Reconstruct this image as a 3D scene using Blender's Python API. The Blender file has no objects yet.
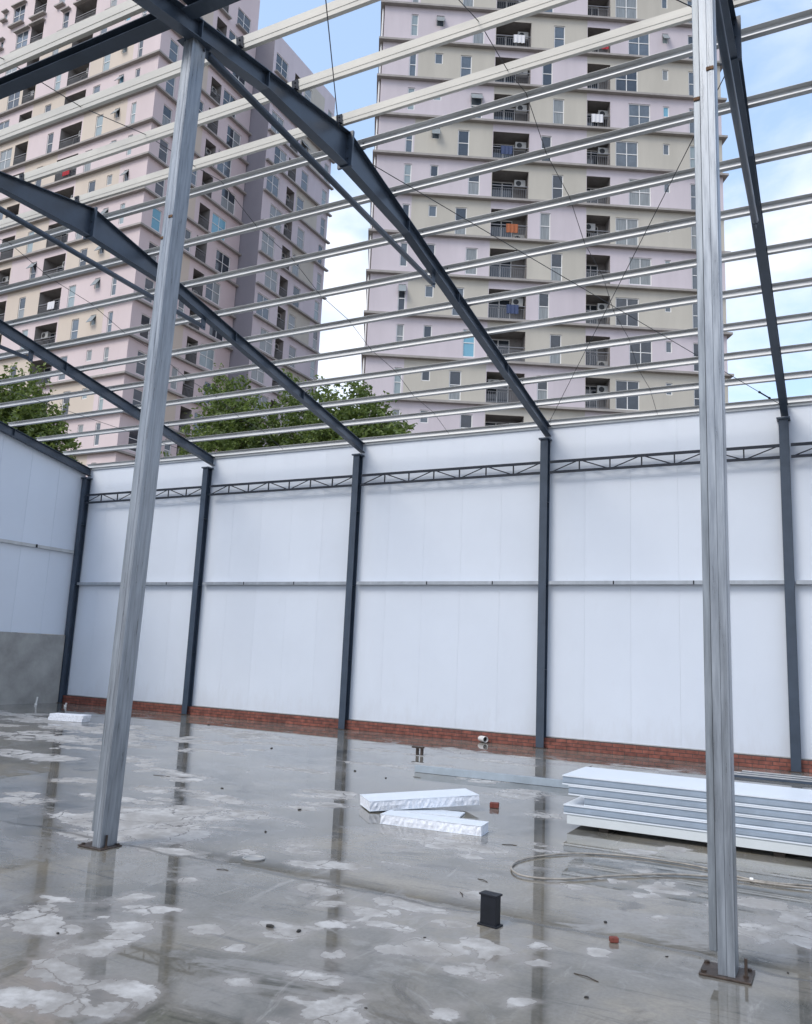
import bpy, bmesh, math, random
from math import sin, cos, pi, radians
from mathutils import Vector, Matrix
random.seed(7)
S = bpy.context.scene
COL = S.collection
# ------------------------------------------------------------------ camera
YAW, PITCH, ROLL, FPX, CAMH = -0.486401, 0.173834, 0.0444756, 822.7166, 1.743781
fw = Vector((sin(YAW)*cos(PITCH), cos(YAW)*cos(PITCH), sin(PITCH)))
r0 = Vector((cos(YAW), -sin(YAW), 0)); u0 = r0.cross(fw)
rr = r0*cos(ROLL) + u0*sin(ROLL); uu = u0*cos(ROLL) - r0*sin(ROLL)
cd = bpy.data.cameras.new('camera'); cam = bpy.data.objects.new('camera', cd); COL.objects.link(cam)
cam.matrix_world = Matrix(((rr.x, uu.x, -fw.x, 0), (rr.y, uu.y, -fw.y, 0), (rr.z, uu.z, -fw.z, CAMH), (0, 0, 0, 1)))
cd.sensor_fit = 'HORIZONTAL'; cd.sensor_width = 36; cd.lens = FPX/812*36
cd.clip_start = .05; cd.clip_end = 3000
S.camera = cam
# ------------------------------------------------------------------ light
SUN_DIR = Vector((-.28, -.62, .73)).normalized()
W = bpy.data.worlds.new('World'); S.world = W; W.use_nodes = True
nt = W.node_tree; nt.nodes.clear()
def nn(t, k, **a):
    n = t.nodes.new(k)
    for q, v in a.items(): setattr(n, q, v)
    return n
out = nn(nt, 'ShaderNodeOutputWorld'); bg = nn(nt, 'ShaderNodeBackground')
sky = nn(nt, 'ShaderNodeTexSky'); sky.sky_type = 'NISHITA'; sky.sun_disc = False
sky.sun_elevation = math.asin(SUN_DIR.z); sky.sun_rotation = math.atan2(SUN_DIR.x, SUN_DIR.y)
sky.dust_density = 1.4; sky.ozone_density = 1.5
tc = nn(nt, 'ShaderNodeTexCoord'); sep = nn(nt, 'ShaderNodeSeparateXYZ')
nt.links.new(tc.outputs['Generated'], sep.inputs[0])
mz = nn(nt, 'ShaderNodeMath', operation='ADD'); mz.inputs[1].default_value = .18
nt.links.new(sep.outputs[2], mz.inputs[0])
dv = nn(nt, 'ShaderNodeVectorMath', operation='DIVIDE'); cb = nn(nt, 'ShaderNodeCombineXYZ')
for i in range(3): nt.links.new(mz.outputs[0], cb.inputs[i])
nt.links.new(tc.outputs['Generated'], dv.inputs[0]); nt.links.new(cb.outputs[0], dv.inputs[1])
no = nn(nt, 'ShaderNodeTexNoise'); no.inputs['Scale'].default_value = 2.3; no.inputs['Detail'].default_value = 8
no.inputs['Roughness'].default_value = .55; no.inputs['Distortion'].default_value = .3
mp = nn(nt, 'ShaderNodeMapping'); mp.inputs['Location'].default_value = (2.3, 5.1, 0)
nt.links.new(dv.outputs[0], mp.inputs[0]); nt.links.new(mp.outputs[0], no.inputs['Vector'])
# more cloud towards the horizon
hz = nn(nt, 'ShaderNodeMapRange'); hz.inputs[1].default_value = .15; hz.inputs[2].default_value = .62
hz.inputs[3].default_value = .22; hz.inputs[4].default_value = -.03
nt.links.new(sep.outputs[2], hz.inputs[0])
ad = nn(nt, 'ShaderNodeMath', operation='ADD'); nt.links.new(no.outputs[0], ad.inputs[0]); nt.links.new(hz.outputs[0], ad.inputs[1])
cr = nn(nt, 'ShaderNodeValToRGB'); cr.color_ramp.elements[0].position = .46; cr.color_ramp.elements[1].position = .70
nt.links.new(ad.outputs[0], cr.inputs[0])
no2 = nn(nt, 'ShaderNodeTexNoise'); no2.inputs['Scale'].default_value = 5; no2.inputs['Detail'].default_value = 5
nt.links.new(mp.outputs[0], no2.inputs['Vector'])
cc = nn(nt, 'ShaderNodeMix', data_type='RGBA'); cc.inputs[6].default_value = (3.7, 4.1, 5.1, 1); cc.inputs[7].default_value = (5.6, 5.7, 6.0, 1)
nt.links.new(no2.outputs[0], cc.inputs[0])
mx = nn(nt, 'ShaderNodeMix', data_type='RGBA')
skm = nn(nt, 'ShaderNodeVectorMath', operation='MULTIPLY'); skm.inputs[1].default_value = (1.0, 1.0, 1.0)
nt.links.new(sky.outputs[0], skm.inputs[0])
pale = nn(nt, 'ShaderNodeMix', data_type='RGBA'); pale.inputs[0].default_value = .30; pale.inputs[7].default_value = (4.6, 6.1, 8.2, 1)
nt.links.new(skm.outputs[0], pale.inputs[6])
nt.links.new(cr.outputs[0], mx.inputs[0]); nt.links.new(pale.outputs[2], mx.inputs[6]); nt.links.new(cc.outputs[2], mx.inputs[7])
nt.links.new(mx.outputs[2], bg.inputs[0]); nt.links.new(bg.outputs[0], out.inputs[0])
bg.inputs[1].default_value = .11
sl = bpy.data.lights.new('sun', 'SUN'); sl.energy = 1.0; sl.angle = radians(25); sl.color = (1, .93, .84)
sun = bpy.data.objects.new('sun', sl); COL.objects.link(sun)
sun.rotation_euler = SUN_DIR.to_track_quat('Z', 'Y').to_euler()
S.view_settings.view_transform = 'Standard'; S.view_settings.look = 'None'
S.view_settings.exposure = 1.13; S.view_settings.gamma = 1; S.view_settings.use_curve_mapping = False
S.render.engine = 'CYCLES'

# ------------------------------------------------------------------ materials
def mat(name, col, rough=.6, metal=0, spec=.5, var=0, vscale=3, bump=0, bscale=40, rvar=0, stretch=(1, 1, 1), rnd=0, col2=None, cscale=None, coord='Object'):
    m = bpy.data.materials.new(name); m.use_nodes = True; t = m.node_tree
    b = t.nodes['Principled BSDF']
    b.inputs['Base Color'].default_value = (*col, 1); b.inputs['Roughness'].default_value = rough
    b.inputs['Metallic'].default_value = metal; b.inputs['Specular IOR Level'].default_value = spec
    tcn = nn(t, 'ShaderNodeTexCoord'); mpn = nn(t, 'ShaderNodeMapping'); mpn.inputs['Scale'].default_value = stretch
    t.links.new(tcn.outputs[coord], mpn.inputs[0])
    if var or col2:
        nz = nn(t, 'ShaderNodeTexNoise'); nz.inputs['Scale'].default_value = vscale; nz.inputs['Detail'].default_value = 6; nz.inputs['Roughness'].default_value = .62
        t.links.new(mpn.outputs[0], nz.inputs['Vector'])
        mr = nn(t, 'ShaderNodeMapRange'); mr.inputs[1].default_value = .3; mr.inputs[2].default_value = .7
        t.links.new(nz.outputs[0], mr.inputs[0])
        c2 = col2 or tuple(min(1, c*(1+var)) for c in col); c1 = col if col2 else tuple(c*(1-var) for c in col)
        mi = nn(t, 'ShaderNodeMix', data_type='RGBA'); mi.inputs[6].default_value = (*c1, 1); mi.inputs[7].default_value = (*c2, 1)
        t.links.new(mr.outputs[0], mi.inputs[0]); last = mi.outputs[2]
        if rnd:
            oi = nn(t, 'ShaderNodeObjectInfo'); m2 = nn(t, 'ShaderNodeMapRange'); m2.inputs[3].default_value = 1-rnd; m2.inputs[4].default_value = 1+rnd
            t.links.new(oi.outputs['Random'], m2.inputs[0]); vm = nn(t, 'ShaderNodeVectorMath', operation='SCALE')
            t.links.new(last, vm.inputs[0]); t.links.new(m2.outputs[0], vm.inputs['Scale']); last = vm.outputs[0]
        t.links.new(last, b.inputs['Base Color'])
        if rvar:
            r2 = nn(t, 'ShaderNodeMapRange'); r2.inputs[1].default_value = .3; r2.inputs[2].default_value = .7
            r2.inputs[3].default_value = max(0, rough-rvar); r2.inputs[4].default_value = rough+rvar
            t.links.new(nz.outputs[0], r2.inputs[0]); t.links.new(r2.outputs[0], b.inputs['Roughness'])
    if bump:
        n3 = nn(t, 'ShaderNodeTexNoise'); n3.inputs['Scale'].default_value = bscale; n3.inputs['Detail'].default_value = 5
        t.links.new(mpn.outputs[0], n3.inputs['Vector'])
        bp = nn(t, 'ShaderNodeBump'); bp.inputs['Strength'].default_value = bump; bp.inputs['Distance'].default_value = .01
        t.links.new(n3.outputs[0], bp.inputs['Height']); t.links.new(bp.outputs[0], b.inputs['Normal'])
    return m
M = {}
M['paint'] = mat('painted_steel', (.048, .068, .098), .36, 0, .5, .22, 2.5, .06, 30, .08, rnd=.08)
M['dpaint'] = mat('dark_painted_steel', (.022, .028, .040), .5, 0, .3, .2, 3)
M['galv'] = mat('galvanised_steel', (.40, .43, .46), .38, .55, .5, .16, 5, .05, 60, .10, stretch=(1, 1, .25))
M['galvp'] = mat('galvanised_purlin', (.50, .51, .51), .48, .2, .5, .14, 4, .04, 50, .08, stretch=(.3, 1, 1))
M['sunlitgalv'] = mat('sunlit_galvanised_purlin', (.60, .58, .52), .45, .12, .5, .12, 3, .04, 50, .08, stretch=(.4, 1, 1))  # near slope galvanising, coloured paler and warmer to stand for sunlight
M['post'] = mat('galvanised_post', (.25, .275, .305), .36, .6, .5, .30, 2.6, .06, 45, .12, stretch=(11, 11, .9))
M['postb'] = mat('darker_galvanised_post', (.22, .245, .27), .40, .6, .5, .32, 2.6, .06, 45, .10, stretch=(11, 11, .9))  # slightly darker galvanised tone for the side channel
M['panel'] = mat('white_sheet', (.68, .735, .81), .34, 0, .45, .022, .7, .015, 6, .05, rnd=.018)
def splash(m):
    t = m.node_tree; b = t.nodes['Principled BSDF']; src = b.inputs['Base Color'].links[0].from_socket
    tcn = nn(t, 'ShaderNodeTexCoord'); sx = nn(t, 'ShaderNodeSeparateXYZ'); t.links.new(tcn.outputs['Object'], sx.inputs[0])
    a = nn(t, 'ShaderNodeMapRange'); a.inputs[1].default_value = .22; a.inputs[2].default_value = .95; a.inputs[3].default_value = .30; a.inputs[4].default_value = 0
    t.links.new(sx.outputs[2], a.inputs[0])
    n_ = nn(t, 'ShaderNodeTexNoise'); n_.inputs['Scale'].default_value = 2.4; n_.inputs['Detail'].default_value = 9; n_.inputs['Roughness'].default_value = .72
    mp_ = nn(t, 'ShaderNodeMapping'); mp_.inputs['Scale'].default_value = (1.6, 1, .5); t.links.new(tcn.outputs['Object'], mp_.inputs[0]); t.links.new(mp_.outputs[0], n_.inputs['Vector'])
    ad = nn(t, 'ShaderNodeMath', operation='ADD'); t.links.new(a.outputs[0], ad.inputs[0]); t.links.new(n_.outputs[0], ad.inputs[1])
    c = nn(t, 'ShaderNodeMapRange'); c.inputs[1].default_value = .60; c.inputs[2].default_value = .86; c.inputs[3].default_value = 0; c.inputs[4].default_value = .13
    t.links.new(ad.outputs[0], c.inputs[0])
    mi = nn(t, 'ShaderNodeMix', data_type='RGBA'); mi.inputs[7].default_value = (.36, .33, .29, 1)
    t.links.new(c.outputs[0], mi.inputs[0]); t.links.new(src, mi.inputs[6]); t.links.new(mi.outputs[2], b.inputs['Base Color'])
splash(M['panel'])
M['sheet_edge'] = mat('panel_edge', (.30, .36, .43), .42, .25, .5, .1, 6)
M['sheet_top'] = mat('panel_top', (.68, .73, .78), .32, 0, .4, .03, 2.5)
M['cream'] = mat('cream_panel', (.56, .60, .61), .4, 0, .5, .05, 3)
M['foam'] = mat('foam', (.72, .75, .80), .8, 0, .3, .2, 30, .5, 60)
M['trim'] = mat('white_trim', (.74, .76, .76), .35, .1, .5, .06, 5)
M['concrete_wall'] = mat('cement_render', (.34, .34, .325), .75, 0, .3, .22, 1.6, .3, 25)
M['rust'] = mat('rusty_steel', (.055, .040, .032), .45, .3, .5, .5, 14, .2, 40)
M['weld'] = mat('weld_rust', (.13, .07, .035), .7, .1, .3, .5, 20, .2, 60)
M['black'] = mat('black_steel', (.008, .010, .015), .5, 0, .3, .3, 12, .05, 40)
M['wire'] = mat('wire', (.06, .06, .065), .5, .6, .5)
M['pvc'] = mat('white_pvc', (.75, .75, .73), .35)
M['hose'] = mat('hose', (.27, .25, .22), .5, 0, .4, .35, 12)
M['crumb'] = mat('crumb', (.03, .028, .026), .6, 0, .3, .4, 40, .3, 80)
M['redbrick'] = mat('red_brick', (.17, .05, .038), .7, 0, .3, .35, 20, .3, 60)
M['wood'] = mat('wet_wood', (.045, .035, .028), .6, 0, .3, .3, 30)
M['pink'] = mat('hazed_mauve_paint', (.55, .50, .525), .75, 0, .3, .09, .5, .1, 8, stretch=(1, 1, .15))  # mauve paint, its colour lightened to carry some haze
M['beige'] = mat('hazed_beige_paint', (.47, .445, .385), .75, 0, .3, .09, .5, .1, 8, stretch=(1, 1, .15))  # beige paint, haze likewise lightened into the colour
M['pink_sunlit'] = mat('sunlit_mauve_paint', (.585, .50, .50), .75, 0, .3, .06, .35, .1, 8, stretch=(1, 1, .3))  # left tower's mauve paint with warm sunlight put into its colour
M['beige_sunlit'] = mat('sunlit_beige_paint', (.55, .48, .405), .75, 0, .3, .06, .35, .1, 8, stretch=(1, 1, .3))  # left tower's beige, tinted towards peach to stand for sun
M['purple'] = mat('grey_violet_paint', (.255, .24, .265), .75, 0, .3, .06, .35)
M['ledge'] = mat('ledge_concrete', (.33, .31, .29), .8, 0, .3, .12, 2)
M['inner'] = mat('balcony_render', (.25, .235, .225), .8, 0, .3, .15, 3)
M['wframe'] = mat('window_frame_white', (.74, .74, .72), .5)
M['sash'] = mat('sash_glass', (.26, .29, .30), .25)
M['rail'] = mat('grey_rail', (.20, .20, .21), .5, .3)
M['ac'] = mat('aircon_white', (.36, .36, .34), .5, 0, .4, .08, 6)
M['dark'] = mat('dark_interior', (.012, .013, .015), .6)
M['g_dark'] = mat('dark_glass', (.035, .045, .058), .08, 0, .8, .4, 1.2)
M['g_mid'] = mat('grey_glass', (.10, .125, .15), .10, 0, .8, .3, 1.2)
M['g_cur'] = mat('curtained_glass', (.22, .24, .245), .22, 0, .6, .22, 2.2, stretch=(6, 6, .4))
M['g_pale'] = mat('pale_glass', (.26, .32, .335), .16, 0, .6, .15, 1.5)
M['g_blue'] = mat('blue_film_glass', (.16, .38, .50), .16, 0, .6, .1, 1.5)
M['cloth_red'] = mat('red_cloth', (.36, .04, .05), .9, 0, .2, .2, 20)
M['cloth_blue'] = mat('blue_cloth', (.06, .08, .15), .9, 0, .2, .2, 20)
M['cloth_white'] = mat('white_cloth', (.65, .65, .66), .9, 0, .2, .1, 20)
M['cloth_orange'] = mat('orange_cloth', (.34, .12, .06), .9, 0, .2, .2, 20)
M['bark'] = mat('bark', (.08, .06, .045), .85, 0, .2, .3, 12, .5, 30)
M['earth'] = mat('earth', (.16, .14, .12), .9, 0, .2, .25, .2)
M['lid'] = mat('lid', (.38, .38, .37), .4, .3)
def leafmat(name, a, b):
    m = mat(name, a, .5, 0, .4)
    t = m.node_tree; bs = t.nodes['Principled BSDF']
    g = nn(t, 'ShaderNodeNewGeometry'); mi = nn(t, 'ShaderNodeMix', data_type='RGBA')
    mi.inputs[6].default_value = (*a, 1); mi.inputs[7].default_value = (*b, 1)
    t.links.new(g.outputs['Random Per Island'], mi.inputs[0]); t.links.new(mi.outputs[2], bs.inputs['Base Color'])
    bs.inputs['Subsurface Weight'].default_value = 0
    tr = nn(t, 'ShaderNodeBsdfTranslucent'); tr.inputs[0].default_value = (b[0]*1.2, b[1]*1.3, b[2], 1)
    ms = nn(t, 'ShaderNodeMixShader'); ms.inputs[0].default_value = .28
    t.links.new(bs.outputs[0], ms.inputs[1]); t.links.new(tr.outputs[0], ms.inputs[2])
    t.links.new(ms.outputs[0], t.nodes['Material Output'].inputs[0])
    return m
M['leaf'] = leafmat('leaf_green', (.028, .055, .014), (.17, .22, .06))
def brickmat():
    m = mat('brick_courses', (.26, .07, .04), .6, 0, .4); t = m.node_tree; b = t.nodes['Principled BSDF']
    tcn = nn(t, 'ShaderNodeTexCoord'); s = nn(t, 'ShaderNodeSeparateXYZ'); c = nn(t, 'ShaderNodeCombineXYZ')
    t.links.new(tcn.outputs['Object'], s.inputs[0]); t.links.new(s.outputs[0], c.inputs[0]); t.links.new(s.outputs[2], c.inputs[1])
    br = nn(t, 'ShaderNodeTexBrick'); br.inputs['Scale'].default_value = 1
    br.inputs['Brick Width'].default_value = .235; br.inputs['Row Height'].default_value = .0715; br.inputs['Mortar Size'].default_value = .006
    br.inputs['Color1'].default_value = (.25, .085, .06, 1); br.inputs['Color2'].default_value = (.17, .06, .045, 1); br.inputs['Mortar'].default_value = (.07, .05, .045, 1)
    t.links.new(c.outputs[0], br.inputs['Vector'])
    nz = nn(t, 'ShaderNodeTexNoise'); nz.inputs['Scale'].default_value = 9; nz.inputs['Detail'].default_value = 6
    t.links.new(tcn.outputs['Object'], nz.inputs['Vector'])
    mi = nn(t, 'ShaderNodeMix', data_type='RGBA', blend_type='MULTIPLY'); mi.inputs[0].default_value = .8
    mr = nn(t, 'ShaderNodeMapRange'); mr.inputs[1].default_value = .3; mr.inputs[2].default_value = .7; mr.inputs[3].default_value = .5; mr.inputs[4].default_value = 1.5
    t.links.new(nz.outputs[0], mr.inputs[0]); t.links.new(br.outputs[0], mi.inputs[6]); t.links.new(mr.outputs[0], mi.inputs[7])
    t.links.new(mi.outputs[2], b.inputs['Base Color'])
    bp = nn(t, 'ShaderNodeBump'); bp.inputs['Strength'].default_value = .7; bp.inputs['Distance'].default_value = .01; bp.invert = True
    t.links.new(br.outputs['Fac'], bp.inputs['Height']); t.links.new(bp.outputs[0], b.inputs['Normal'])
    return m
M['brick'] = brickmat()

# ------------------------------------------------------------------ mesh helpers
class MB:
    def __init__(s): s.v = []; s.f = []; s.m = []
    def add(s, vs, fs, mi=0):
        k = len(s.v); s.v += [tuple(v) for v in vs]; s.f += [tuple(k+i for i in f) for f in fs]; s.m += [mi]*len(fs)
    def quad(s, a, b, c, d, mi=0): s.add([a, b, c, d], [(0, 1, 2, 3)], mi)
    def box(s, x0, x1, y0, y1, z0, z1, mi=0):
        s.add([(x0, y0, z0), (x1, y0, z0), (x1, y1, z0), (x0, y1, z0), (x0, y0, z1), (x1, y0, z1), (x1, y1, z1), (x0, y1, z1)],
              [(3, 2, 1, 0), (4, 5, 6, 7), (0, 1, 5, 4), (1, 2, 6, 5), (2, 3, 7, 6), (3, 0, 4, 7)], mi)
    def hexa(s, P, mi=0):   # 8 corners in the order of box
        s.add(P, [(3, 2, 1, 0), (4, 5, 6, 7), (0, 1, 5, 4), (1, 2, 6, 5), (2, 3, 7, 6), (3, 0, 4, 7)], mi)
    def prism(s, poly, ext, mi=0):   # polygon (3d points) extruded by vector
        n = len(poly); a = [Vector(p) for p in poly]; b = [p+Vector(ext) for p in a]
        s.add(a+b, [tuple(range(n))[::-1], tuple(range(n, 2*n))]+[(i, (i+1) % n, n+(i+1) % n, n+i) for i in range(n)], mi)
    def tube(s, pts, r, n=8, mi=0, r2=None, cap=True):
        pts = [Vector(p) for p in pts]; L = len(pts); vs = []
        for i, p in enumerate(pts):
            d = (pts[min(i+1, L-1)]-pts[max(i-1, 0)]).normalized()
            a = d.cross(Vector((0, 0, 1)) if abs(d.z) < .9 else Vector((1, 0, 0))).normalized(); b = d.cross(a)
            R = r if r2 is None else r+(r2-r)*i/(L-1)
            vs += [p+(a*cos(2*pi*k/n)+b*sin(2*pi*k/n))*R for k in range(n)]
        fs = [(i*n+k, i*n+(k+1) % n, (i+1)*n+(k+1) % n, (i+1)*n+k) for i in range(L-1) for k in range(n)]
        if cap: fs += [tuple(range(n))[::-1], tuple(range((L-1)*n, L*n))]
        s.add(vs, fs, mi)
    def data(s, name, mats):
        me = bpy.data.meshes.new(name); me.from_pydata(s.v, [], s.f)
        for m in (mats if isinstance(mats, (list, tuple)) else [mats]): me.materials.append(m)
        if any(s.m): me.polygons.foreach_set('material_index', s.m)
        bm = bmesh.new(); bm.from_mesh(me); bmesh.ops.recalc_face_normals(bm, faces=bm.faces); bm.to_mesh(me); bm.free()
        return me
    def build(s, name, mats, parent=None, bevel=0, smooth=False):
        o = bpy.data.objects.new(name, s.data(name, mats)); COL.objects.link(o)
        if parent: o.parent = parent
        if bevel:
            b = o.modifiers.new('bevel', 'BEVEL'); b.width = bevel; b.segments = 2; b.limit_method = 'ANGLE'
        if smooth:
            for p in o.data.polygons: p.use_smooth = True
        return o
def tag(o, label=None, cat=None, group=None, kind=None):
    if label:
        o['label'] = label
        if not 4 <= len(label.replace('-', ' ').split()) <= 16: print('LABEL', label)
    if cat: o['category'] = cat
    if group: o['group'] = group
    if kind: o['kind'] = kind
    return o
def thing(name, loc, label, cat, group=None, rz=0):
    o = bpy.data.objects.new(name, None); COL.objects.link(o); o.location = loc; o.rotation_euler = (0, 0, rz)
    o.empty_display_size = .2
    return tag(o, label, cat, group)
def inst(name, me, parent=None, loc=(0, 0, 0), rz=0):
    o = bpy.data.objects.new(name, me); COL.objects.link(o); o.parent = parent; o.location = loc; o.rotation_euler = (0, 0, rz); return o

# ------------------------------------------------------------------ site constants
X = [-19.9646+4.8*i for i in range(6)]      # frame lines
YC = 16.95                                  # inner face of wall columns
RIDGE, ZR, SLP = 8.35, 8.60, .19
def ztop(y): return ZR-SLP*abs(y-RIDGE)

# ------------------------------------------------------------------ ground
g = MB(); g.quad((-1500, -1500, -.10), (1500, -1500, -.10), (1500, 1500, -.10), (-1500, 1500, -.10))
tag(g.build('ground', M['earth']), kind='structure')

DRY = [(-4.49, 3.86, 0.33, 0.18), (-3.95, 3.74, 0.25, 0.14), (-3.71, 3.36, 0.2, 0.1), (-3.66, 3.05, 0.16, 0.1), (-3.26, 3.47, 0.19, 0.1), (-6.49, 6.56, 0.59, 0.46), (-6.16, 5.8, 0.31, 0.3), (-5.71, 6.17, 0.45, 0.39), (-6.26, 7.19, 0.48, 0.39), (-5.68, 7.47, 0.27, 0.22), (-4.48, 6.65, 0.14, 0.2), (-4.28, 6.46, 0.16, 0.15), (-4.69, 6.14, 0.09, 0.11), (-3.53, 5.54, 0.19, 0.13), (-3.02, 4.91, 0.09, 0.1), (-3.31, 5.3, 0.09, 0.09), (-4.46, 4.62, 0.09, 0.07), (-3.25, 4.23, 0.09, 0.06), (-2.73, 4.45, 0.11, 0.1), (-2.58, 4.1, 0.22, 0.09), (-2.49, 3.8, 0.13, 0.07), (-2.32, 4.03, 0.1, 0.1), (-2.37, 3.71, 0.11, 0.07), (-2.21, 3.78, 0.14, 0.08), (-3.0, 5.32, 0.21, 0.11), (-2.73, 5.12, 0.17, 0.08), (-2.85, 5.57, 0.25, 0.14), (-2.32, 4.95, 0.16, 0.11), (-2.45, 4.75, 0.12, 0.07), (-2.37, 5.38, 0.07, 0.08), (-2.05, 4.64, 0.06, 0.08), (-1.9, 4.74, 0.14, 0.13), (-1.8, 4.77, 0.09, 0.09), (-2.18, 4.94, 0.14, 0.13), (-3.77, 8.08, 0.54, 0.1), (-12.73, 10.92, 1.23, 0.51), (-11.12, 9.01, 0.87, 0.37), (-13.48, 12.42, 1.19, 0.62), (-11.15, 11.09, 0.51, 0.31), (-11.16, 12.36, 0.76, 0.35), (-10.93, 14.19, 0.86, 0.41), (-8.05, 6.53, 0.31, 0.19), (-8.14, 9.08, 0.4, 0.19), (-6.49, 7.95, 0.47, 0.14), (-5.71, 9.35, 0.33, 0.15), (-5.35, 8.55, 0.23, 0.13), (-3.28, 7.61, 0.5, 0.17), (-1.46, 6.92, 0.12, 0.09), (-1.32, 7.2, 0.17, 0.09), (-1.78, 8.46, 0.16, 0.13), (-1.51, 8.78, 0.13, 0.14), (-0.91, 7.0, 0.09, 0.12), (-0.55, 7.27, 0.24, 0.18), (-0.37, 6.96, 0.24, 0.25), (-0.65, 6.44, 0.22, 0.07), (-0.38, 6.55, 0.3, 0.19), (-1.2, 6.36, 0.13, 0.12), (-3.85, 10.87, 0.37, 0.42), (-3.12, 9.7, 0.25, 0.19), (-7.26, 10.69, 0.62, 0.16), (-6.67, 12.11, 0.69, 0.18), (-5.73, 14.05, 0.79, 0.22), (-3.41, 14.67, 0.6, 0.22)]
RD = random.Random(21)
for (xa, xb, ya, yb, n_, sx) in ((-14.5, -8.5, 8.5, 14.5, 38, .34), (-9, -5.2, 6, 10, 20, .26), (-8, -2, 11.5, 15.5, 18, .38), (-6, -2.8, 5.6, 8.6, 16, .17), (-4.6, -1.2, 3.2, 5.6, 26, .10), (-3, -.2, 6, 8.4, 12, .12), (-5.2, -3.4, 3.0, 4.8, 12, .15), (-19, -14, 9, 14, 16, .5)):
    for _ in range(n_):
        DRY.append((RD.uniform(xa, xb), RD.uniform(ya, yb), sx*RD.uniform(.5, 1.5), sx*RD.uniform(.35, .8)))
DRY += [(random.uniform(-19, 6), random.uniform(-4, 2.6), random.uniform(.1, .4), random.uniform(.08, .2)) for _ in range(60)]
def floor_mat():
    m = bpy.data.materials.new('wet_concrete'); m.use_nodes = True; t = m.node_tree; b = t.nodes['Principled BSDF']
    L = t.links.new
    tcn = nn(t, 'ShaderNodeTexCoord'); at = nn(t, 'ShaderNodeAttribute'); at.attribute_name = 'dry'
    def noise(sc, det=6, ro=.6, dist=0, st=None):
        n = nn(t, 'ShaderNodeTexNoise'); n.inputs['Scale'].default_value = sc; n.inputs['Detail'].default_value = det; n.inputs['Roughness'].default_value = ro; n.inputs['Distortion'].default_value = dist
        if st:
            mq = nn(t, 'ShaderNodeMapping'); mq.inputs['Scale'].default_value = st; L(tcn.outputs['Object'], mq.inputs[0]); L(mq.outputs[0], n.inputs['Vector'])
        else: L(tcn.outputs['Object'], n.inputs['Vector'])
        return n.outputs[0]
    def math_(op, a, c, cl=False):
        n = nn(t, 'ShaderNodeMath', operation=op); n.use_clamp = cl
        for i, q in enumerate((a, c)):
            if isinstance(q, (int, float)): n.inputs[i].default_value = q
            else: L(q, n.inputs[i])
        return n.outputs[0]
    def rng(v, a, c, d=0, e=1, sm=True):
        n = nn(t, 'ShaderNodeMapRange'); n.interpolation_type = 'SMOOTHSTEP' if sm else 'LINEAR'
        for i, q in enumerate((a, c, d, e)): n.inputs[i+1].default_value = q
        L(v, n.inputs[0]); return n.outputs[0]
    def mix(f, a, c, bt='MIX'):
        n = nn(t, 'ShaderNodeMix', data_type='RGBA', blend_type=bt)
        if isinstance(f, float): n.inputs[0].default_value = f
        else: L(f, n.inputs[0])
        for i, q in ((6, a), (7, c)):
            if isinstance(q, tuple): n.inputs[i].default_value = (*q, 1)
            else: L(q, n.inputs[i])
        return n.outputs[2]
    edge = noise(3.4, 5, .56, .5)
    small = noise(1.1, 4, .5)
    v = math_('ADD', at.outputs['Fac'], math_('MULTIPLY', math_('SUBTRACT', edge, .5), 1.7))
    v = math_('ADD', v, math_('MULTIPLY', math_('SUBTRACT', small, .5), .9))
    dry = rng(v, .54, .66)
    # damp crack lines inside the dry patches
    vo = nn(t, 'ShaderNodeTexVoronoi', feature='DISTANCE_TO_EDGE'); vo.inputs['Scale'].default_value = 1.9
    wv = nn(t, 'ShaderNodeVectorMath', operation='ADD'); nv = nn(t, 'ShaderNodeTexNoise'); nv.inputs['Scale'].default_value = 3; nv.inputs['Detail'].default_value = 5
    L(tcn.outputs['Object'], nv.inputs['Vector'])
    sc = nn(t, 'ShaderNodeVectorMath', operation='SCALE'); sc.inputs['Scale'].default_value = .5
    L(nv.outputs['Color'], sc.inputs[0]); L(tcn.outputs['Object'], wv.inputs[0]); L(sc.outputs[0], wv.inputs[1]); L(wv.outputs[0], vo.inputs['Vector'])
    crack = rng(vo.outputs['Distance'], .006, .03, .15, 1)
    dry = math_('MULTIPLY', dry, crack)
    fringe = rng(v, .22, .55)                       # damp, half dry border
    big = noise(.45, 6, .6, .4); mid = noise(2.2, 8, .65, .3); fine = noise(38, 4, .6)
    base = mix(rng(big, .38, .62), (.080, .080, .070), (.235, .212, .168))
    base = mix(rng(mid, .35, .7), base, (.165, .158, .142))
    # trowel and tyre streaks
    st = noise(2.2, 6, .7, 1.2, (.35, 3.2, 1)); base = mix(rng(st, .54, .68, 0, .6), base, (.055, .056, .054))
    st2 = noise(1.6, 6, .7, 1.5, (2.6, .5, 1)); base = mix(rng(st2, .57, .70, 0, .6), base, (.27, .262, .245))
    sp = rng(fine, .3, .7, .90, 1.10)
    damp = math_('MULTIPLY', rng(noise(1.25, 9, .68, .8, (.8, 1.25, 1)), .535, .60), rng(noise(9, 6, .7), .3, .6, .45, 1))
    stain = rng(noise(.9, 8, .7, 1.0), .56, .68, 0, .75)
    sv = nn(t, 'ShaderNodeVectorMath', operation='SCALE'); L(base, sv.inputs[0]); L(sp, sv.inputs['Scale'])
    base = mix(math_('MULTIPLY', fringe, .55), sv.outputs[0], (.24, .225, .21))
    dcol = mix(rng(noise(5, 8, .72), .35, .65), (.29, .28, .265), (.50, .495, .48))
    base = mix(math_('MULTIPLY', damp, .6), base, (.25, .245, .235)); base = mix(stain, base, (.048, .043, .035))
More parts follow.
